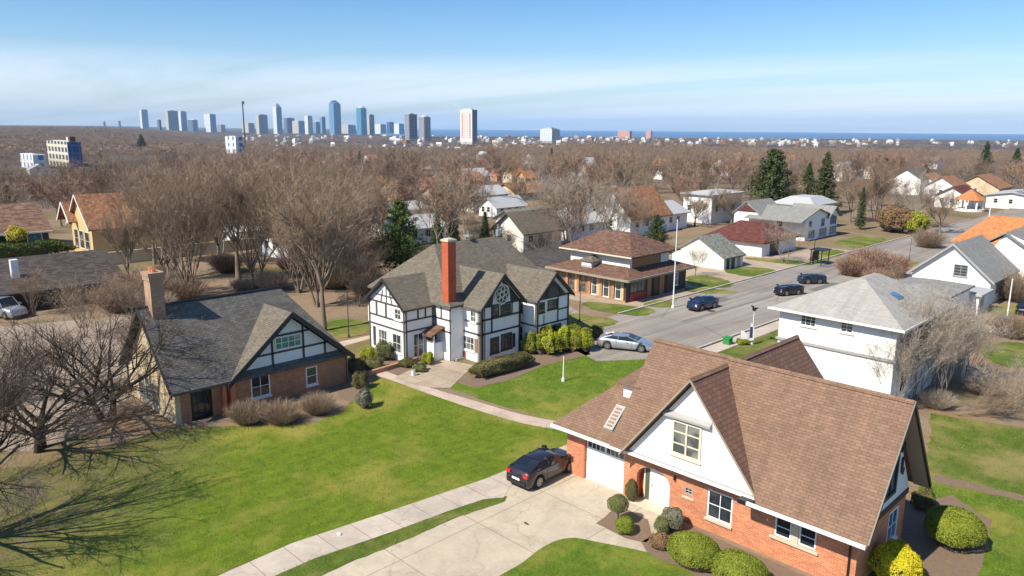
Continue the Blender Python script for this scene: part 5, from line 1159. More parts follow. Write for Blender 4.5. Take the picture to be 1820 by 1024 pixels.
wl=MB(); wl.box(-101,-100.7,26,60,-.3,1.6); tag(wl.build('garden_wall','stonetrim'),'long tan garden wall below the rust-orange roof','wall')
# ================================================================ mid-distance houses
def mid(px,py,w,d,hw,hr,wall,roof,label,axis='y',D=None,hip=False,name='house',chim=False):
    x,y,z=HIT(px,py); z0=z
    wn=[('S',x-w/2+w*(.15+.3*k),x-w/2+w*(.15+.3*k)+.9,z0+hw*.4,z0+hw*.4+1.1,1,2) for k in range(2)]+[('E',y-d/2+d*(.12+.25*k),y-d/2+d*(.12+.25*k)+1,z0+hw*.4,z0+hw*.4+1.1,2,2) for k in range(3)]
    hp=None
    if hip:
        hp=(x-w/2+w*.42,x+w/2-w*.42,y-d/2+w*.45,y+d/2-w*.45) if d>w else (x-w/2+d*.45,x+w/2-d*.45,y-d*.06,y+d*.06)
    return house(name,x-w/2,x+w/2,y-d/2,y+d/2,z0,z0+hw,z0+hr,axis,wall,roof,label,ov=.5,hip=hp,wins=wn,chim=(x,y+1,z0+hr-1,z0+hr+1) if chim else None)
mid(938,440,6,8,3.0,5.4,'whiteold','roofgreybrown','small cream house with grey gable above the ridge of the half-timbered house')
mid(1120,412,8,11,3.4,7.6,'white','roofrust','tall white gable with a rust-orange roof in the middle distance')
mid(1265,392,6,11,5.4,5.9,'white','roofmetal','white box house with a thin pale flat roof behind the bare trees',hip=True)
spec=[(893,383,5,8,2.2,3.8,'white','roofmetal','pale-roofed white house left of the cream gable'),(925,408,5,7,2.2,3.6,'white','roofgreygreen','small white house behind the dark narrow conifers'),(853,372,7,10,3.5,5,'whiteold','roofmetal','white house with grey roof in the rust-coloured patch'),
(600,420,9,16,3,3.8,'white','roofmetal','long low white building behind the bare clump'),(690,400,8,12,3,4,'white','roofmetal','low white building showing left of the big conifer'),(560,450,7,12,2.6,3.4,'white','roofmetal','white low shed seen through the bare trunks'),(240,425,7,14,2.8,4,'white','roofmetal','white low outbuilding under the rust-orange roof'),(470,430,8,12,2.6,3.6,'white','roofmetal','white low building between the two fan-shaped trees'),
(735,352,9,14,2.6,5,'cream','roofrust','rust-roofed house left of the small white houses in the middle distance'),(800,366,8,12,2.4,4.6,'cream','roofrust','rust-roofed house with its long side above the narrow conifers'),(808,334,10,14,3,5,'cream','roofgreybrown','large grey-brown roof beyond the rust-roofed houses'),(838,335,7,9,4,6,'whiteold','roofmetal','blue-grey roofed house beside the small pointed conifer'),
(832,360,5,6,5.5,7,'brickorange','roofrust','small red brick house under the blue-grey roof'),(885,322,5,6,2.6,4.6,'brickorange','rooforange','orange house left of the far cream gable'),(912,324,5,6,3,6,'cream','rooforange','cream and orange gabled house under the tall dark bare tree'),(935,325,4,5,2.2,4.2,'woodyellow','rooforange','small orange-roofed cabin right of the far cream gable'),(925,353,9,11,2,4,'cream','roofrust','wide rust roof in front of the far orange houses'),
(655,342,7,9,2.6,4.4,'cream','roofrust','rust-roofed house at the left end of the rust-coloured patch'),(1618,345,8,10,5,7.5,'white','roofgreybrown','white gabled house right of the streaked bare tree'),(1648,345,8,10,4,6,'white','roofrust','rust-roofed white house beside the far white gable'),(1680,352,8,10,3.5,6,'white','roofrust','rust-roofed house in front of the long violet wood'),(1745,345,12,14,2.6,6,'cream','roofrust','wide low rust roof left of the far white hall'),
(1700,368,7,9,3,5,'whiteold','roofred','white house with a small red roof by the gazebo'),(1812,368,10,18,3.2,4,'whiteold','roofmetal','long pale flat-roofed hall at the right border'),(1440,352,8,10,3,5.5,'cream','roofgreybrown','house hidden between the spruces and the violet wood'),(1050,400,7,10,3,5,'whiteold','roofmetal','pale house behind the large spreading pale tree'),(1010,420,7,9,2.6,4.4,'white','roofmetal','white house low behind the trunk of the large pale tree'),(1165,405,7,9,3,4.6,'white','roofmetal','white house right of the tall rust-roofed gable'),(720,430,7,10,2.6,4,'white','roofmetal','white garage-like building right behind the big conifer'),
(445,395,8,12,3,5,'whiteold','roofgreygreen','pale house deep in the bare clump')]
for s_ in spec: mid(*s_[:9-1],s_[8],hip=False)
rgf=random.Random(21)
for q,(a_,b_) in enumerate([(590,305),(660,292),(770,300),(1040,312),(1180,318),(1290,312),(1500,322),(160,335),(330,300),(70,312),(1560,318),(950,290),(860,285),(1400,300),(1655,300)]):
    x,y,z=HIT(a_,b_); w_=rgf.uniform(7,10); d_=rgf.uniform(9,14)
    house('house',x-w_/2,x+w_/2,y-d_/2,y+d_/2,z,z+4.2,z+7.6,rgf.choice('xy'),'white',['roofmetal','roofrust','roofgreybrown'][q%3],'small white house with '+['a pale roof','a rust roof','a grey-brown roof'][q%3]+' glimpsed between the far bare trees',ov=.4,group='far houses glimpsed in the wood',wins=[('S',x-1,x+.6,z+1.6,z+3)])
# gazebo
x,y,z=HIT(1722,375); g=thing('gazebo',(x,y,z),'far gazebo with an orange pointed roof and white posts','gazebo')
m=MB(); n=8; rr=2.6
m.add([(x+rr*1.25*math.cos(6.2832*k/n),y+rr*1.25*math.sin(6.2832*k/n),z+2.5) for k in range(n)]+[(x,y,z+4.8)],[(k,(k+1)%n,n) for k in range(n)]+[tuple(reversed(range(n)))]); m.build('roof','rooforange',g)
for k in range(n): m=MB(); m.box(x+rr*math.cos(6.2832*k/n)-.15,x+rr*math.cos(6.2832*k/n)+.15,y+rr*math.sin(6.2832*k/n)-.15,y+rr*math.sin(6.2832*k/n)+.15,z,z+2.5); m.build('post','trim',g)
m=MB(); m.tube([(x,y,z-1),(x,y,z+.5)],rr*1.15,16); m.build('base','whiteold',g)
# ================================================================ cars
CP=dict(dark=carpaint('dark_plum_paint',(.026,.018,.024)),silver=carpaint('silver_paint',(.50,.52,.55),.7),blue=carpaint('dark_blue_paint',(.012,.022,.06)),black=carpaint('black_car_paint',(.012,.012,.014)),navy=carpaint('navy_car_paint',(.016,.026,.05)))
def carpx(px,py,rz,*a,**k):
    x,y=G(px,py); return car('parked_car' if not k.pop('moving',False) else 'car',(x,y,.035),rz,*a,**k)
carpx(966,846,R(92),CP['dark'],'dark plum hatchback with red tail lamps parked on the driveway by the garage',L=4.0,W=1.6,H=1.24)
carpx(1112,620,R(27),CP['silver'],'low wedge-shaped silver car standing on the lawn edge by the golden bushes',L=4.3,W=1.7,H=1.15,style='wedge')
carpx(1248,549,R(-95),CP['blue'],'dark blue sedan driving towards the viewer beside the tall white pole',L=3.6,W=1.45,H=1.2,style='sedan',moving=True)
carpx(1401,524,R(-112),CP['black'],'black low car in the middle of the street, second from the viewer',L=3.2,W=1.3,H=1.0,style='hatch',moving=True)
carpx(1442,504,R(-130),CP['navy'],'dark blue-black car farthest up the street',L=3.0,W=1.3,H=1.05,style='hatch',moving=True)
carpx(8,562,R(20),CP['silver'],'silver sport utility vehicle parked under the bare branches at the left border',L=4.6,W=1.85,H=1.75,style='suv')
carpx(1828,556,R(-90),CP['black'],'black car nose showing at the right border behind the tall pole',L=4.2,W=1.7,H=1.3,style='hatch')
# ================================================================ poles, flags, small things
def pole(px,py,top,r,mat,label,cat='pole',name='pole',head=None):
    x,y=G(px,py); rr,f=fwd(x,y); zt=ATF(px,top,f)[2]; p=thing(name,(x,y,0),label,cat)
    m=MB(); m.tube([(x,y,-.1),(x,y,zt*.5),(x,y,zt)],[r,r*.8,r*.55],10); m.build('shaft',mat,p)
    m=MB(); m.tube([(x,y,0),(x,y,.25)],[r*2.2,r*1.8],10); m.build('base',mat,p)
    if head:
        m=MB(); head(m,x,y,zt); m.build('lamp_head','black',p)
    else:
        m=MB(); m.tube([(x,y,zt),(x,y,zt+.08)],[r*.9,r*.5],8); m.build('cap',mat,p)
    return p
pole(1196,547,392,.07,'polewhite','tall white pole on the kerb beside the blue sedan')
pole(1788,577,497,.08,'polewhite','tall white pole on the grass near the right border')
pole(1001,678,636,.055,'polewhite','short white post standing alone on the green lawn',name='post',cat='post')
pole(1030,572,508,.05,'poledark','thin dark lamp post between the half-timbered house and the street',name='lamp_post',cat='lamp post')
pole(620,600,520,.05,'poledark','thin dark pole beside the left corner of the half-timbered house')
pole(1336,612,552,.045,'polewhite','thin street lamp with dark fins on the verge by the white banners',name='street_lamp',cat='street lamp',head=lambda m,x,y,z:(m.prism([(x-.45,y+.3,z+.25),(x,y,z+.02),(x+.1,y-.15,z+.1),(x-.1,y+.1,z+.3)],(0,0,.06)),m.prism([(x+.45,y-.15,z+.3),(x,y,z+.02),(x-.1,y+.1,z+.15)],(0,0,.06)),m.box(x-.12,x+.12,y-.12,y+.12,z,z+.2)))
for (sd,pl_,u_,z_,nm) in (('E',-39.5,36.62,4.1,'tudor_house'),('E',-42.7,26.85,1.95,'brick_cottage'),('S',36.35,-39.75,4.1,'tudor_house')):
    hh_=[o for o in C.objects if o.name==nm][0]; m=MB(); m.tube([P3(sd,pl_,u_,.09,z_),P3(sd,pl_,u_,.09,0)],.035,6); m.build('downpipe','black',hh_)
m=MB(); A0=Vector((-46.35,44.6,8.8)); B0=Vector((-49.9,61.9,4.7)); m.tube([A0.lerp(B0,k/12)-Vector((0,0,.9*4*(k/12)*(1-k/12))) for k in range(13)],.018,4); tag(m.build('overhead_cable','black',None),'thin dark cable sagging from the half-timbered house roof to the two-tier roof','cable')
pole(1445,470,425,.06,'black','black lamp post in front of the dark-doored shelter by the street',name='lamp_post',cat='lamp post')
pole(1254+361,470,425,.04,'poledark','thin street pole near the bend of the far pavement')
pole(1755,408,360,.12,'polewhite','pale stubby mast beyond the orange roof')
def banner(px,py,top,label,w,mat2=None):
    x,y=G(px,py); rr,f=fwd(x,y); zt=ATF(px,top,f)[2]; p=thing('feather_banner',(x,y,0),label,'banner'); m=MB(); m.tube([(x,y,0),(x,y,zt)],.02,6); m.build('pole','metal',p)
    pts=[(x+.02*S2,y+.02*S2,.35),(x+w*S2,y+w*S2,.4),(x+w*S2,y+w*S2,zt*.75),(x+w*.4*S2,y+w*.4*S2,zt),(x+.02*S2,y+.02*S2,zt)]; m=MB(); m.prism(pts,(.015,-.015,0)); c=m.build('flag','doorwhite',p)
    if mat2: m=MB(); m.prism([(x-.02+.02*S2,y+.02,zt*.35),(x-.02+w*.45,y+w*.45+.02,zt*.35),(x-.02+w*.4,y+w*.4+.02,zt*.85),(x-.02+.02*S2,y+.02,zt*.85)],(.055,-.055,0)); m.build('printed_stripe',mat2,c)
banner(1331,613,575,'taller white feather banner with navy stripe on the verge',.35,'navyflag'); banner(1315,610,588,'shorter plain white feather banner on the verge',.55)
x,y=G(1293,612); b=thing('waste_bin',(x,y,0),'small green bin on the verge left of the white banners','bin'); m=MB(); m.prism([(x-.28,y-.28,0),(x+.28,y-.28,0),(x+.28,y+.28,0),(x-.28,y+.28,0)],(0,0,.5)); m.build('body','greenbin',b); m=MB(); m.prism([(x-.33,y-.33,.5),(x+.33,y-.33,.5),(x+.33,y+.33,.56),(x-.33,y+.33,.56)],(0,0,.06)); m.build('lid','greenbin',b)
# bus shelter like frame by the street
x,y=G(1440,470); b=thing('street_shelter',(x,y,0),'dark open-framed shelter on the lawn beside the street','shelter')
for dx,dy in ((0,0),(1.4,0),(0,2.2),(1.4,2.2)): m=MB(); m.box(x+dx-.05,x+dx+.05,y+dy-.05,y+dy+.05,0,1.9); m.build('post','black',b)
m=MB(); m.box(x-.2,x+1.6,y-.2,y+2.4,1.9,2.0); m.build('roof','black',b); m=MB(); m.box(x+.1,x+.15,y+.1,y+2.1,.4,1.7); m.build('panel','wooddark',b)
# signs by the far street, kiosk
x,y=G(1635,412); b=thing('street_sign',(x,y,0),'white board sign on the bank left of the far street','sign'); m=MB(); m.box(x-.08,x,y,y+1.4,.4,3.0); m.build('board','trim',b); m=MB(); m.box(x-.08,x+.02,y+.1,y+.2,0,.4); m.box(x-.08,x+.02,y+1.2,y+1.3,0,.4); m.build('leg','greytrim',b)
# picket-like low wall / garden walls
x0,y0=G(655,668); x1,y1=G(742,642); 
w_=MB(); d=Vector((x1-x0,y1-y0,0)); u=d.normalized(); nn=Vector((-u.y,u.x,0))*.12; a=Vector((x0,y0,0)); w_.prism([a-nn,a+d-nn,a+d+nn,a+nn],(0,0,.32)); tag(w_.build('garden_wall','brickpav'),'low reddish garden wall in front of the half-timbered left wing','wall')
x,y=G(735,668); b=thing('utility_box',(x,y,0),'small white box beside the path in front of the porch bed','box'); m=MB(); m.box(x-.1,x+.1,y-.1,y+.1,0,.4); m.build('body','trim',b); m=MB(); m.box(x-.12,x+.12,y-.12,y+.12,.4,.44); m.build('lid','greytrim',b)
x,y=G(603,951); r_=MB(); bm_=bmesh_ico(2); r_.add((bm_*np.array([.12,.09,.06])+np.array([x,y,.06])).tolist(),ICO[2]); tag(r_.build('stone','trim'),'small white stone lying on the pavement','stone')
x,y=G(935,932); r_=MB(); r_.add((bm_*np.array([.14,.05,.05])+np.array([x,y,.05])).tolist(),ICO[2]); tag(r_.build('debris','poledark'),'dark bit of debris on a joint of the driveway','debris')
x,y=G(1706,672); wp=MB(); wp.tube([(x,y,0),(x,y,1.9)],.28,12); wp.tube([(x,y,1.9),(x,y,2.0)],[.3,.25],12); tag(wp.build('water_tank','metal'),'pale ribbed metal tank in the thicket','tank')
# ================================================================ woodland
clear=[(975,385,1235,560,85),(1195,405,1330,490,102),(1285,380,1410,470,112),(1350,345,1512,432,140),(1570,370,1840,560,125),(1240,395,1720,600,175),(1072,326,1210,395,150),(105,352,250,440,120),(0,352,110,450,118),(870,295,965,345,240),(1600,305,1790,372,240),(0,440,200,620,100),(870,360,960,410,110),(78,250,146,276,620),(35,270,82,280,600),(398,240,432,258,800),(815,200,850,250,1500),(720,335,1000,425,95)]
def proj(x,y,z):
    r,f=fwd(x,y); z-=HC; cp,sp=math.cos(PITCH),math.sin(PITCH); d=f*cp-z*sp; u=f*sp+z*cp; X=r/d*F;Y=-u/d*F; c,s=math.cos(ROLL),math.sin(ROLL); return (910+X*c-Y*s,512+X*s+Y*c)
LOW=[bare_tree(50+i,12,[.5,.65,.8,.55][i],.2,(5,7),.7,[1900,1900,1700,1900][i],.034,.2,multi=[1,2,1,3][i],tlen=1.35,levels=2,barkm=['bark','barkpale','bark','bark'][i],twigm=['twigwood','twig','twigred','twigwood'][i]) for i in range(4)]
LABF=[('bare tree of the wood left of the skyline towers','bare trees of the left wood'),('bare tree of the wood below the skyline towers','bare trees of the middle wood'),('bare tree of the wood right of the white and red tower','bare trees of the right wood')]
rg=random.Random(99); placed=[]; cnt=0; cand=[]
hb=[(o.location.x,o.location.y) for o in C.objects if o.parent is None and o.get('category') in ('house','building','garage','gazebo')]
tries=0
while tries<9000 and len(cand)<292:
    tries+=1
    u=rg.random(); D=math.sqrt(95**2+(300**2-95**2)*u**1.35); a=rg.uniform(-.66,.66); X=D*math.tan(a); x,y=camxy(X,D)
    if -46<x<-26 and y<190: continue
    if x>-27 and y<100: continue
    if any((x-p)**2+(y-q)**2<(6.4+D*.008)**2 for p,q in placed): continue
    if any((x-p)**2+(y-q)**2<7.5**2 for p,q in hb): continue
    h=rg.uniform(7.2,14.5); z=terr(x,y); b=proj(x,y,z); t=proj(x,y,z+h); hwid=h*.4*F/D
    if any(b[0]+hwid*.6>c[0] and b[0]-hwid*.6<c[2] and t[1]<c[3] and b[1]>c[1] and D<c[4] for c in clear): continue
    placed.append((x,y)); cand.append((D,x,y,z,h,b[0]))
for D,x,y,z,h,px in cand:
    i=rg.randrange(4); k=h/12; lb=LABF[0 if px<480 else (1 if px<860 else 2)]
    r=thing('bare_tree',(x,y,z-.2),lb[0],'tree',lb[1],rz=rg.uniform(0,6.28)); r.scale=(k*rg.uniform(.85,1.2),)*2+(k,)
    link(LOW[i][0],'trunk',r); link(LOW[i][1],'crown',r)
print('woodland individuals',len(cand))
# distant woodland as one mass
nr=np.random.default_rng(5); protoT=[]
for i in range(4):
    T=LOW[i][4].reshape(-1,3,3); 
    a=T[nr.choice(len(T),560,replace=False)]; c=a.mean(1,keepdims=True); protoT.append(((a-c)*np.array([1.25,1.25,1.1])+c)/12.)
protoF=[]
for i in range(4):
    T=LOW[i][4].reshape(-1,3,3); a=T[nr.choice(len(T),90,replace=False)]; c=a.mean(1,keepdims=True); protoF.append(((a-c)*4.0+c)/12.)
vs=[[],[],[]]
LEFT=False
def scatter(D0,D1,n,protos,hr,wk,amax=.66,p=1.):
    for _ in range(n):
        D=math.sqrt(D0**2+(D1**2-D0**2)*nr.random()**p); a=nr.uniform(-amax,-.30 if LEFT else amax); x,y=camxy(D*math.tan(a),D)
        if nr.random()<.10 : continue
        if -50<x<-24 and y<235: continue
        if D<320 and any((x-q)**2+(y-w)**2<81 for q,w in placed+hb): continue
        dens=math.sin(x*.006+2)*math.cos(y*.005)+.9+ (0.6 if D<900 else 0)
        if nr.random()>dens+.35: continue
        zz=terr(x,y); pb=proj(x,y,zz); pt=proj(x,y,zz+11)
        if any(pb[0]+6>c[0] and pb[0]-6<c[2] and pt[1]<c[3] and pb[1]>c[1] and D<c[4] for c in clear): continue
        P=protos[nr.integers(4)]; th=nr.uniform(0,6.28); h=nr.uniform(*hr); cs,sn=math.cos(th),math.sin(th)
        Q=P@np.array([[cs,sn,0],[-sn,cs,0],[0,0,1]]); Q=Q*np.array([h*wk,h*wk,h])+np.array([x,y,terr(x,y)-.5]); vs[nr.choice(3,p=[.6,.25,.15])].append(Q.astype(np.float32))
scatter(170,420,1500,protoT,(8,13),1.0); scatter(400,800,3000,protoT,(8,13),1.2); scatter(800,1900,6500,protoF,(9,14),1.9,.7); scatter(1900,4300,5200,protoF,(9,15),3.5,.75); LEFT=True; scatter(700,4300,6500,protoF,(9,14),2.6,.8)
for q,(mt,lb) in enumerate((('twigwood','brown leafless wood stretching to the skyline'),('twig','greyer leafless wood stretching to the skyline'),('twigred','reddish leafless wood stretching to the skyline'))):
    T=np.concatenate(vs[q]).reshape(-1,3); me=np_mesh('distant_woodland',T,np.arange(len(T)).reshape(-1,3),mt); o=bpy.data.objects.new('distant_woodland',me); C.objects.link(o); tag(o,lb,'woodland',kind='stuff'); print('wood tris',len(T)//3)
# ================================================================ skyline
def facade(name,wallc,glassc,uw=3.2,vh=3.4,gw=.55,gh=.55,gl=.15,vert=False):
    m,nt,b=new_mat(name); tc=N(nt,'ShaderNodeTexCoord'); s=N(nt,'ShaderNodeSeparateXYZ'); lk(nt,tc.outputs['UV'],s.inputs[0])
    def band(sock,per,w):
        a=N(nt,'ShaderNodeMath',operation='FRACT'); d=N(nt,'ShaderNodeMath',operation='DIVIDE'); d.inputs[1].default_value=per; lk(nt,sock,d.inputs[0]); lk(nt,d.outputs[0],a.inputs[0]); g=N(nt,'ShaderNodeMath',operation='LESS_THAN'); g.inputs[1].default_value=w; lk(nt,a.outputs[0],g.inputs[0]); return g.outputs[0]
    mm=N(nt,'ShaderNodeMath',operation='MULTIPLY'); lk(nt,band(s.outputs[0],uw,gw),mm.inputs[0])
    if vert: mm.inputs[1].default_value=1
    else: lk(nt,band(s.outputs[1],vh,gh),mm.inputs[1])
    n1=noise(nt,tc.outputs['UV'],.08,3); gc=mix(nt,n1,sc(glassc,.7),sc(glassc,1.4))
    lk(nt,mix(nt,mm.outputs[0],wallc,gc),b.inputs['Base Color']); b.inputs['Roughness'].default_value=.5; b.inputs['Specular IOR Level'].default_value=.4; return m
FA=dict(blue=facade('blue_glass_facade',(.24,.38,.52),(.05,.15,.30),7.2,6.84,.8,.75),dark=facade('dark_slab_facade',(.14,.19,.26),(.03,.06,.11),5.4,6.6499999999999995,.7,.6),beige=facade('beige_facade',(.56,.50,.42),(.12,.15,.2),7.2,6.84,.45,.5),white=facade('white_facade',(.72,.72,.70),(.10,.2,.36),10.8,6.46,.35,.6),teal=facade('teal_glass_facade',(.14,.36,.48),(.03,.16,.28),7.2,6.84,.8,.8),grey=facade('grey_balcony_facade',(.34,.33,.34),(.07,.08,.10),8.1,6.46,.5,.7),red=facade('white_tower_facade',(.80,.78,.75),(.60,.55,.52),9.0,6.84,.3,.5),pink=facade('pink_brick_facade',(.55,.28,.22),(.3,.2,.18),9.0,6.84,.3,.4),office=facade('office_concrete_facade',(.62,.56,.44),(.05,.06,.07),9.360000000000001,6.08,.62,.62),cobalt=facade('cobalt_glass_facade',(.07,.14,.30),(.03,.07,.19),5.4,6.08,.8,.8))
def tower(px0,px1,top,D,mats,label,kind='flat',cat='tower',name='tower',split=.4,group=None,basez=None):
    """right-angled tower turned 45 degrees: left face / right face widths set by split"""
    D=(D*1.15 if D>3300 else D*2.5 if D>2100 else D*1.7) if D>1400 else D
    c=ATF(px0+(px1-px0)*split,top,D); x,y,zt=c; wid=(px1-px0)*D/F; r_,f_=fwd(x,y); a_=ray(px0,top); b_=ray(px1,top); q0=(a_[0]+a_[1])/(a_[1]-a_[0]); q1=(b_[0]+b_[1])/(b_[1]-b_[0]); wl=(r_-q0*f_)/(S2*(1+q0)); wr=(q1*f_-r_)/(S2*(1-q1)); z0=terr(x,y)-3 if basez is None else basez
    t=thing(name,(x,y,z0),label,cat,group)
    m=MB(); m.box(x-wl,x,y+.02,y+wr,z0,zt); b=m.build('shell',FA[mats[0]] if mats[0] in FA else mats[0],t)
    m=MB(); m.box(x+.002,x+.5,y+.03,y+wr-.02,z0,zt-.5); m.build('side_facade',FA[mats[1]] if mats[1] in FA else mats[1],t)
    cx,cy=x-wl/2,y+wr/2; H_=zt-z0
    m=MB()
    if kind=='flat': m.box(cx-wl*.3,cx+wl*.3,cy-wr*.25,cy+wr*.25,zt,zt+H_*.03)
    elif kind=='step': m.box(cx-wl*.38,cx+wl*.38,cy-wr*.38,cy+wr*.38,zt,zt+H_*.07); m.box(cx-wl*.2,cx+wl*.2,cy-wr*.2,cy+wr*.2,zt+H_*.07,zt+H_*.12)
    elif kind=='crown':
        for a,b_,e in ((-.5,-.3,.06),(-.25,.05,.1),(.1,.5,.05)): m.box(cx+wl*a,cx+wl*b_,cy-wr*.3,cy+wr*.3,zt,zt+H_*e)
        m.tube([(cx,cy,zt),(cx,cy,zt+H_*.13)],.6,6)
    elif kind=='dome':
        n=12
        pts=[(r_,z_) for r_,z_ in ((.5,0),(.47,.03),(.38,.06),(.22,.085),(0.01,.1))]; 
        vv=[(cx+wl*r_*math.cos(6.2832*k/n),cy+wr*r_*math.sin(6.2832*k/n),zt+H_*z_) for r_,z_ in pts for k in range(n)]; m.add(vv,[(i*n+k,i*n+(k+1)%n,(i+1)*n+(k+1)%n,(i+1)*n+k) for i in range(4) for k in range(n)])
    m.build('crown_block','roofmetal' if kind!='crown' else 'glassblue',t); return t
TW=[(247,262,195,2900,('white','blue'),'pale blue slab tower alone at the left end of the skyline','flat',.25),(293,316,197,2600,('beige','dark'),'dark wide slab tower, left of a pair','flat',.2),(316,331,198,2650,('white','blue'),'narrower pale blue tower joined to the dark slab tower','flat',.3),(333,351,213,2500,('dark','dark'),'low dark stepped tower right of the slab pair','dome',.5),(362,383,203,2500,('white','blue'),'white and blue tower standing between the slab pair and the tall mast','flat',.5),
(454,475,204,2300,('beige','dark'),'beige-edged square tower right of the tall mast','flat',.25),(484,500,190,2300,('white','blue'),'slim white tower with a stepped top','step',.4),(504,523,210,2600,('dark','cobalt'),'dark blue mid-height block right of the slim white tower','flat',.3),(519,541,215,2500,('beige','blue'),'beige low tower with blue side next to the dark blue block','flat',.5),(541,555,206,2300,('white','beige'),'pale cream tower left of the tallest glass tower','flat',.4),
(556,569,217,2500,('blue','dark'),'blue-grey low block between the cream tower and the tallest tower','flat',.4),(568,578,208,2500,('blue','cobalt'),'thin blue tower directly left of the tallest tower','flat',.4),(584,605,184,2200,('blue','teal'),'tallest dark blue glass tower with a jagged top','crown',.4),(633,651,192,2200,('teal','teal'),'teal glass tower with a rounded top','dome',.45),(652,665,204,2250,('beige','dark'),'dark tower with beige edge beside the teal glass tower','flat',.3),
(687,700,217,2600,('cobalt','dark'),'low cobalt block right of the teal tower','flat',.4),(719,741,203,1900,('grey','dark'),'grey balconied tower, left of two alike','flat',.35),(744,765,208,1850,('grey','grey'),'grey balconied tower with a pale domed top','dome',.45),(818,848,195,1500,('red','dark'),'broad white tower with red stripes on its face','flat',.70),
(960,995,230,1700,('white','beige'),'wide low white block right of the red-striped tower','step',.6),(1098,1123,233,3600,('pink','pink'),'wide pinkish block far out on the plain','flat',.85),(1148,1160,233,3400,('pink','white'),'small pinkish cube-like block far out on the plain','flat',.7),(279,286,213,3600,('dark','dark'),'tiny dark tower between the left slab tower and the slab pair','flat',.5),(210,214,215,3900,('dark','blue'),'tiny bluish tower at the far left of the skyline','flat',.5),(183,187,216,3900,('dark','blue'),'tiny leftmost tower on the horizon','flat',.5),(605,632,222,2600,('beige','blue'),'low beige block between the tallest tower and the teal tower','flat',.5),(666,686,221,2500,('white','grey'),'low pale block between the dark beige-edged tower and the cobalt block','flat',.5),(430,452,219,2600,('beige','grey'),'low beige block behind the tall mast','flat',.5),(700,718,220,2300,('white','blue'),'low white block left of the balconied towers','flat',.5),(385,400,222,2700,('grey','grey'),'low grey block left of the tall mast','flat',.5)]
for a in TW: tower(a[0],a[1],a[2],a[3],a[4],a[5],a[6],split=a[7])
# red balcony stripes of the white tower
tw=[o for o in C.objects if o.parent is None and 'red stripes' in o.get('label','')][0]; sh=[c for c in tw.children if c.name.startswith('shell')][0]
bb=[Vector(v.co) for v in sh.data.vertices]; X0=min(v.x for v in bb)+tw.location.x; X1=max(v.x for v in bb)+tw.location.x; Y0=min(v.y for v in bb)+tw.location.y; Z0=min(v.z for v in bb)+tw.location.z; Z1=max(v.z for v in bb)+tw.location.z
M['redband']=plain('red_balcony_band',(.55,.10,.05),.7,.1)
for a_,b_ in ((.10,.26),(.36,.44),(.54,.62),(.72,.90)):
    m=MB(); n=13
    for k in range(n): z=Z1-(Z1-Z0)*.10-(Z1-Z0)*.055*k; m.box(X0+(X1-X0)*a_,X0+(X1-X0)*b_,Y0-.5,Y0+.1,z-(Z1-Z0)*.034,z)
    m.build('balcony_column','redband',tw)
# office block on the left and its low white wing
ob=tower(82,143,252,620,('office','cobalt'),'cream concrete office block with a dark blue glass side rising from the left wood','flat',cat='office block',name='office_block',split=.6)
x,y,z=ATF(124,250,625); m=MB(); m.box(x-4,x+1,y,y+4,z-1,z+3.2); m.build('plant_room','roofred',ob); m=MB(); m.box(x-9,x-5,y,y+3,z-1,z+2.6); m.build('plant_room','trim',ob)
tower(35,80,275,600,('white','white'),'low white block left of the cream office block','flat',cat='office block',name='office_block',split=.5)
tower(400,430,243,800,('white','white'),'white concrete block in front of the tall mast','flat',cat='office block',name='office_block',split=.6)
x,y,z=HIT(436,262); r_,f=fwd(x,y); zt=ATF(435,180,f)[2]; ms=thing('mast',(x,y,z),'very tall thin dark mast crossing the horizon','mast'); m=MB(); m.tube([(x,y,z),(x,y,zt)],[f*.0011,f*.0007],8); m.build('shaft','poledark',ms); m=MB(); m.box(x-f*.0016,x+f*.0016,y-f*.0016,y+f*.0016,zt-f*.004,zt); m.build('antenna_head','greytrim',ms)
# low city buildings on the plain
def lowb(kind):
    m=MB(); 
    if kind==0: m.box(-.5,.5,-.5,.5,0,.8); m.box(-.3,.1,-.2,.3,.8,1)
    elif kind==1: m.box(-.5,.5,-.5,.5,0,.6); gwall(m,'E',.5,-.5,.5,.6,1.0,0,1.0)
    else: m.box(-.5,.2,-.5,.5,0,.6); m.box(.2,.5,-.5,.1,0,1)
    return m
rw_=[('whiteold','white city building'),('cream','cream city building'),('roofrust','red-roofed city building'),('roofmetal','grey city building')]
LB=[]
for k in range(3):
    for mt,_ in rw_:
        o=lowb(k).build('low_building',mt,None); LB.append(o.data); bpy.data.objects.remove(o)
rg=random.Random(4)
for i in range(298):
    if i<150: px=rg.uniform(400,1000); D=rg.uniform(1500,4600)
    else: px=rg.choice([rg.uniform(880,1830),rg.uniform(1000,1560)]); D=rg.uniform(2500,4250)
    if 470<px<700 and rg.random()<.2: D=rg.uniform(1500,2600)
    a=ATF(px,300,D); x,y=a[0],a[1]; z=terr(x,y); k=rg.choice([0,0,0,1,2]); c=rg.choice([0,0,0,0,1,2,3]); w=rg.uniform(6,17)*(D/2200)**.5; hh=rg.uniform(6,14)*(1+ (D>2500)*.3)
    o=bpy.data.objects.new('low_building',LB[k*4+c]); C.objects.link(o); o.location=(x,y,z-1); o.scale=(w,w*rg.uniform(.6,1.6),hh); o.rotation_euler=(0,0,rg.choice([0,.3,.8,1.2]))
    side='below the towers' if px<880 else 'on the plain right of the towers'
    tag(o,'small distant '+rw_[c][1]+' '+side,'building','low city buildings '+side+' ('+rw_[c][1].split(' ')[0]+')')
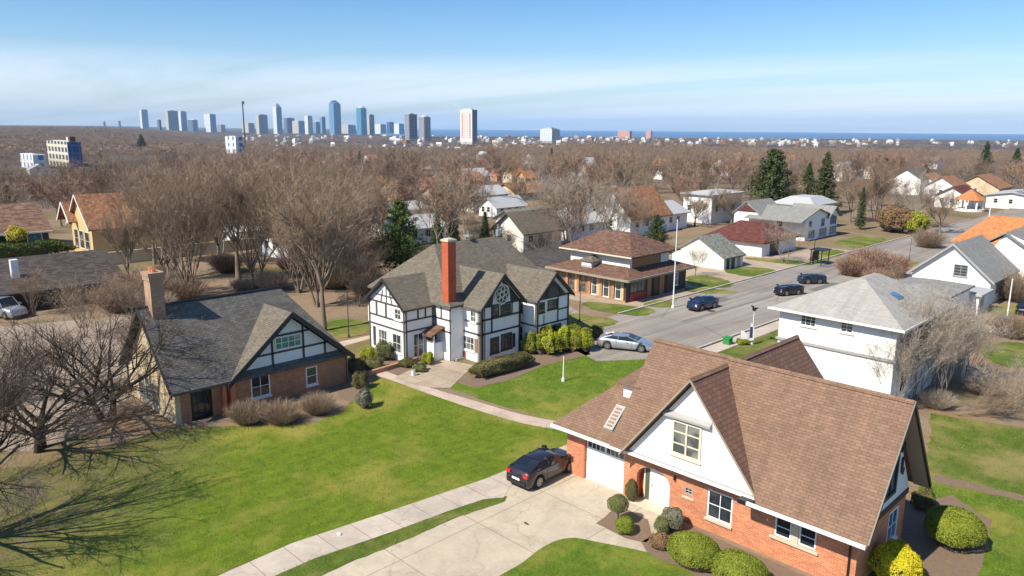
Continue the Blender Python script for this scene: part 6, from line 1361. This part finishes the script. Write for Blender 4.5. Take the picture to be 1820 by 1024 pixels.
# hazy blue distance beyond the plain, put into the colour of a flat sheet
wm,nt_,b_=new_mat('haze_blue_sheet'); b_.inputs['Base Color'].default_value=(.07,.15,.28,1); b_.inputs['Roughness'].default_value=.55; tc_=N(nt_,'ShaderNodeTexCoord'); bump(nt_,b_,noise(nt_,tc_.outputs['Object'],.05,4),.4,.6)
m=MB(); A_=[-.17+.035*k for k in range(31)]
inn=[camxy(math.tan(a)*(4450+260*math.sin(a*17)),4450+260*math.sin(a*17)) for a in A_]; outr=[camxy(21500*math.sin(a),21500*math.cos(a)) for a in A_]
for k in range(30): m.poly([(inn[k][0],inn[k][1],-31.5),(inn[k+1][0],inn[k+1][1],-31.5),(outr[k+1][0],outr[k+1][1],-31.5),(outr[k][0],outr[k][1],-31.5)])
tag(m.build('haze_blue_sheet',wm,None,uv=False),kind='structure')
# ================================================================ haze, sky, sun, camera
def haze():
    m=bpy.data.materials.new('haze_air'); m.use_nodes=True; nt=m.node_tree; nt.nodes.clear(); o=nt.nodes.new('ShaderNodeOutputMaterial'); v=nt.nodes.new('ShaderNodeVolumePrincipled')
    v.inputs['Density'].default_value=HAZE; v.inputs['Color'].default_value=(.50,.74,1.0,1); v.inputs['Anisotropy'].default_value=.1; nt.links.new(v.outputs[0],o.inputs['Volume'])
    b=MB(); b.box(-22500,22500,-22500,22500,-60,330); ob=b.build('haze',m,None,uv=False); tag(ob,kind='stuff')
HAZE=.00005; EXPO=.70
haze()
w=bpy.data.worlds.new('World'); scene.world=w; w.use_nodes=True; nt=w.node_tree; nt.nodes.clear()
out=nt.nodes.new('ShaderNodeOutputWorld'); bg=nt.nodes.new('ShaderNodeBackground'); sky=nt.nodes.new('ShaderNodeTexSky'); sky.sky_type='NISHITA'; sky.sun_disc=False
SE=R(46); tx,ty=-.12,-.99     # towards the sun (world)
sky.sun_elevation=SE; sky.sun_rotation=math.atan2(tx,ty); sky.altitude=100; sky.air_density=1.; sky.dust_density=.6; sky.ozone_density=1.6
tc=nt.nodes.new('ShaderNodeTexCoord'); sx=N(nt,'ShaderNodeSeparateXYZ'); lk(nt,tc.outputs['Generated'],sx.inputs[0])
# thin cirrus: noise on the direction projected to a high plane
dv=N(nt,'ShaderNodeVectorMath',operation='DIVIDE'); cz=N(nt,'ShaderNodeCombineXYZ'); ad=N(nt,'ShaderNodeMath',operation='ADD'); ad.inputs[1].default_value=.06; lk(nt,sx.outputs[2],ad.inputs[0])
for i in range(3): lk(nt,ad.outputs[0],cz.inputs[i])
lk(nt,tc.outputs['Generated'],dv.inputs[0]); lk(nt,cz.outputs[0],dv.inputs[1])
mp=N(nt,'ShaderNodeMapping'); mp.inputs['Rotation'].default_value=(0,0,R(-42)); mp.inputs['Scale'].default_value=(.10,.55,0); lk(nt,dv.outputs[0],mp.inputs[0])
skt=ramp(nt,sx.outputs[2],[(0.,(.84,.93,1.10)),(.05,(.80,.92,1.10)),(.16,(.47,.75,1.0))]); c1=noise(nt,mp.outputs[0],1.,7,.62,.6); low=N(nt,'ShaderNodeMapRange'); low.inputs['From Min'].default_value=.06; low.inputs['From Max'].default_value=.092; low.inputs['To Min'].default_value=1; low.inputs['To Max'].default_value=0.; lk(nt,sx.outputs[2],low.inputs[0])
cm=N(nt,'ShaderNodeMath',operation='MULTIPLY'); lk(nt,ramp(nt,c1,[(.34,.0),(.58,.46)]),cm.inputs[0]); lk(nt,low.outputs[0],cm.inputs[1])

pn=N(nt,'ShaderNodeMapping'); pn.inputs['Scale'].default_value=(16,16,70); lk(nt,tc.outputs['Generated'],pn.inputs[0]); pf=noise(nt,pn.outputs[0],1.,5,.6)
band=ramp(nt,sx.outputs[2],[(.012,0),(.020,1),(.026,1),(.034,0)]); pm=N(nt,'ShaderNodeMath',operation='MULTIPLY'); lk(nt,ramp(nt,pf,[(.62,0),(.70,.8)]),pm.inputs[0]); lk(nt,band,pm.inputs[1]); cx_=N(nt,'ShaderNodeMath',operation='MAXIMUM'); lk(nt,cm.outputs[0],cx_.inputs[0]); lk(nt,pm.outputs[0],cx_.inputs[1])
lk(nt,mix(nt,cx_.outputs[0],mix(nt,1,sky.outputs[0],skt,'MULTIPLY'),(7.6,7.9,9.2)),bg.inputs[0]); bg.inputs[1].default_value=.092; lk(nt,bg.outputs[0],out.inputs[0])
sun=bpy.data.lights.new('sun','SUN'); sun.energy=4.4; sun.angle=R(.5); sun.color=(1,.92,.78); so=bpy.data.objects.new('sun',sun); C.objects.link(so)
hv=Vector((tx,ty,0)).normalized(); d=Vector((hv.x*math.cos(SE),hv.y*math.cos(SE),math.sin(SE))); so.rotation_euler=d.to_track_quat('Z','Y').to_euler(); so.location=(0,0,60)
cam=bpy.data.cameras.new('camera'); co=bpy.data.objects.new('camera',cam); C.objects.link(co); scene.camera=co
cam.sensor_width=36; cam.lens=F/1820*36; cam.clip_end=40000; cam.clip_start=.5
co.location=(0,0,HC); co.matrix_world=Matrix.Translation((0,0,HC))@Matrix.Rotation(R(45),4,'Z')@Matrix.Rotation(math.pi/2-PITCH,4,'X')@Matrix.Rotation(ROLL,4,'Z')
scene.view_settings.view_transform='Standard'; scene.view_settings.look='None'; scene.view_settings.exposure=EXPO; scene.view_settings.gamma=1
scene.cycles.volume_bounces=1; scene.cycles.max_bounces=5; scene.cycles.diffuse_bounces=3
scene.render.resolution_x=1024; scene.render.resolution_y=576
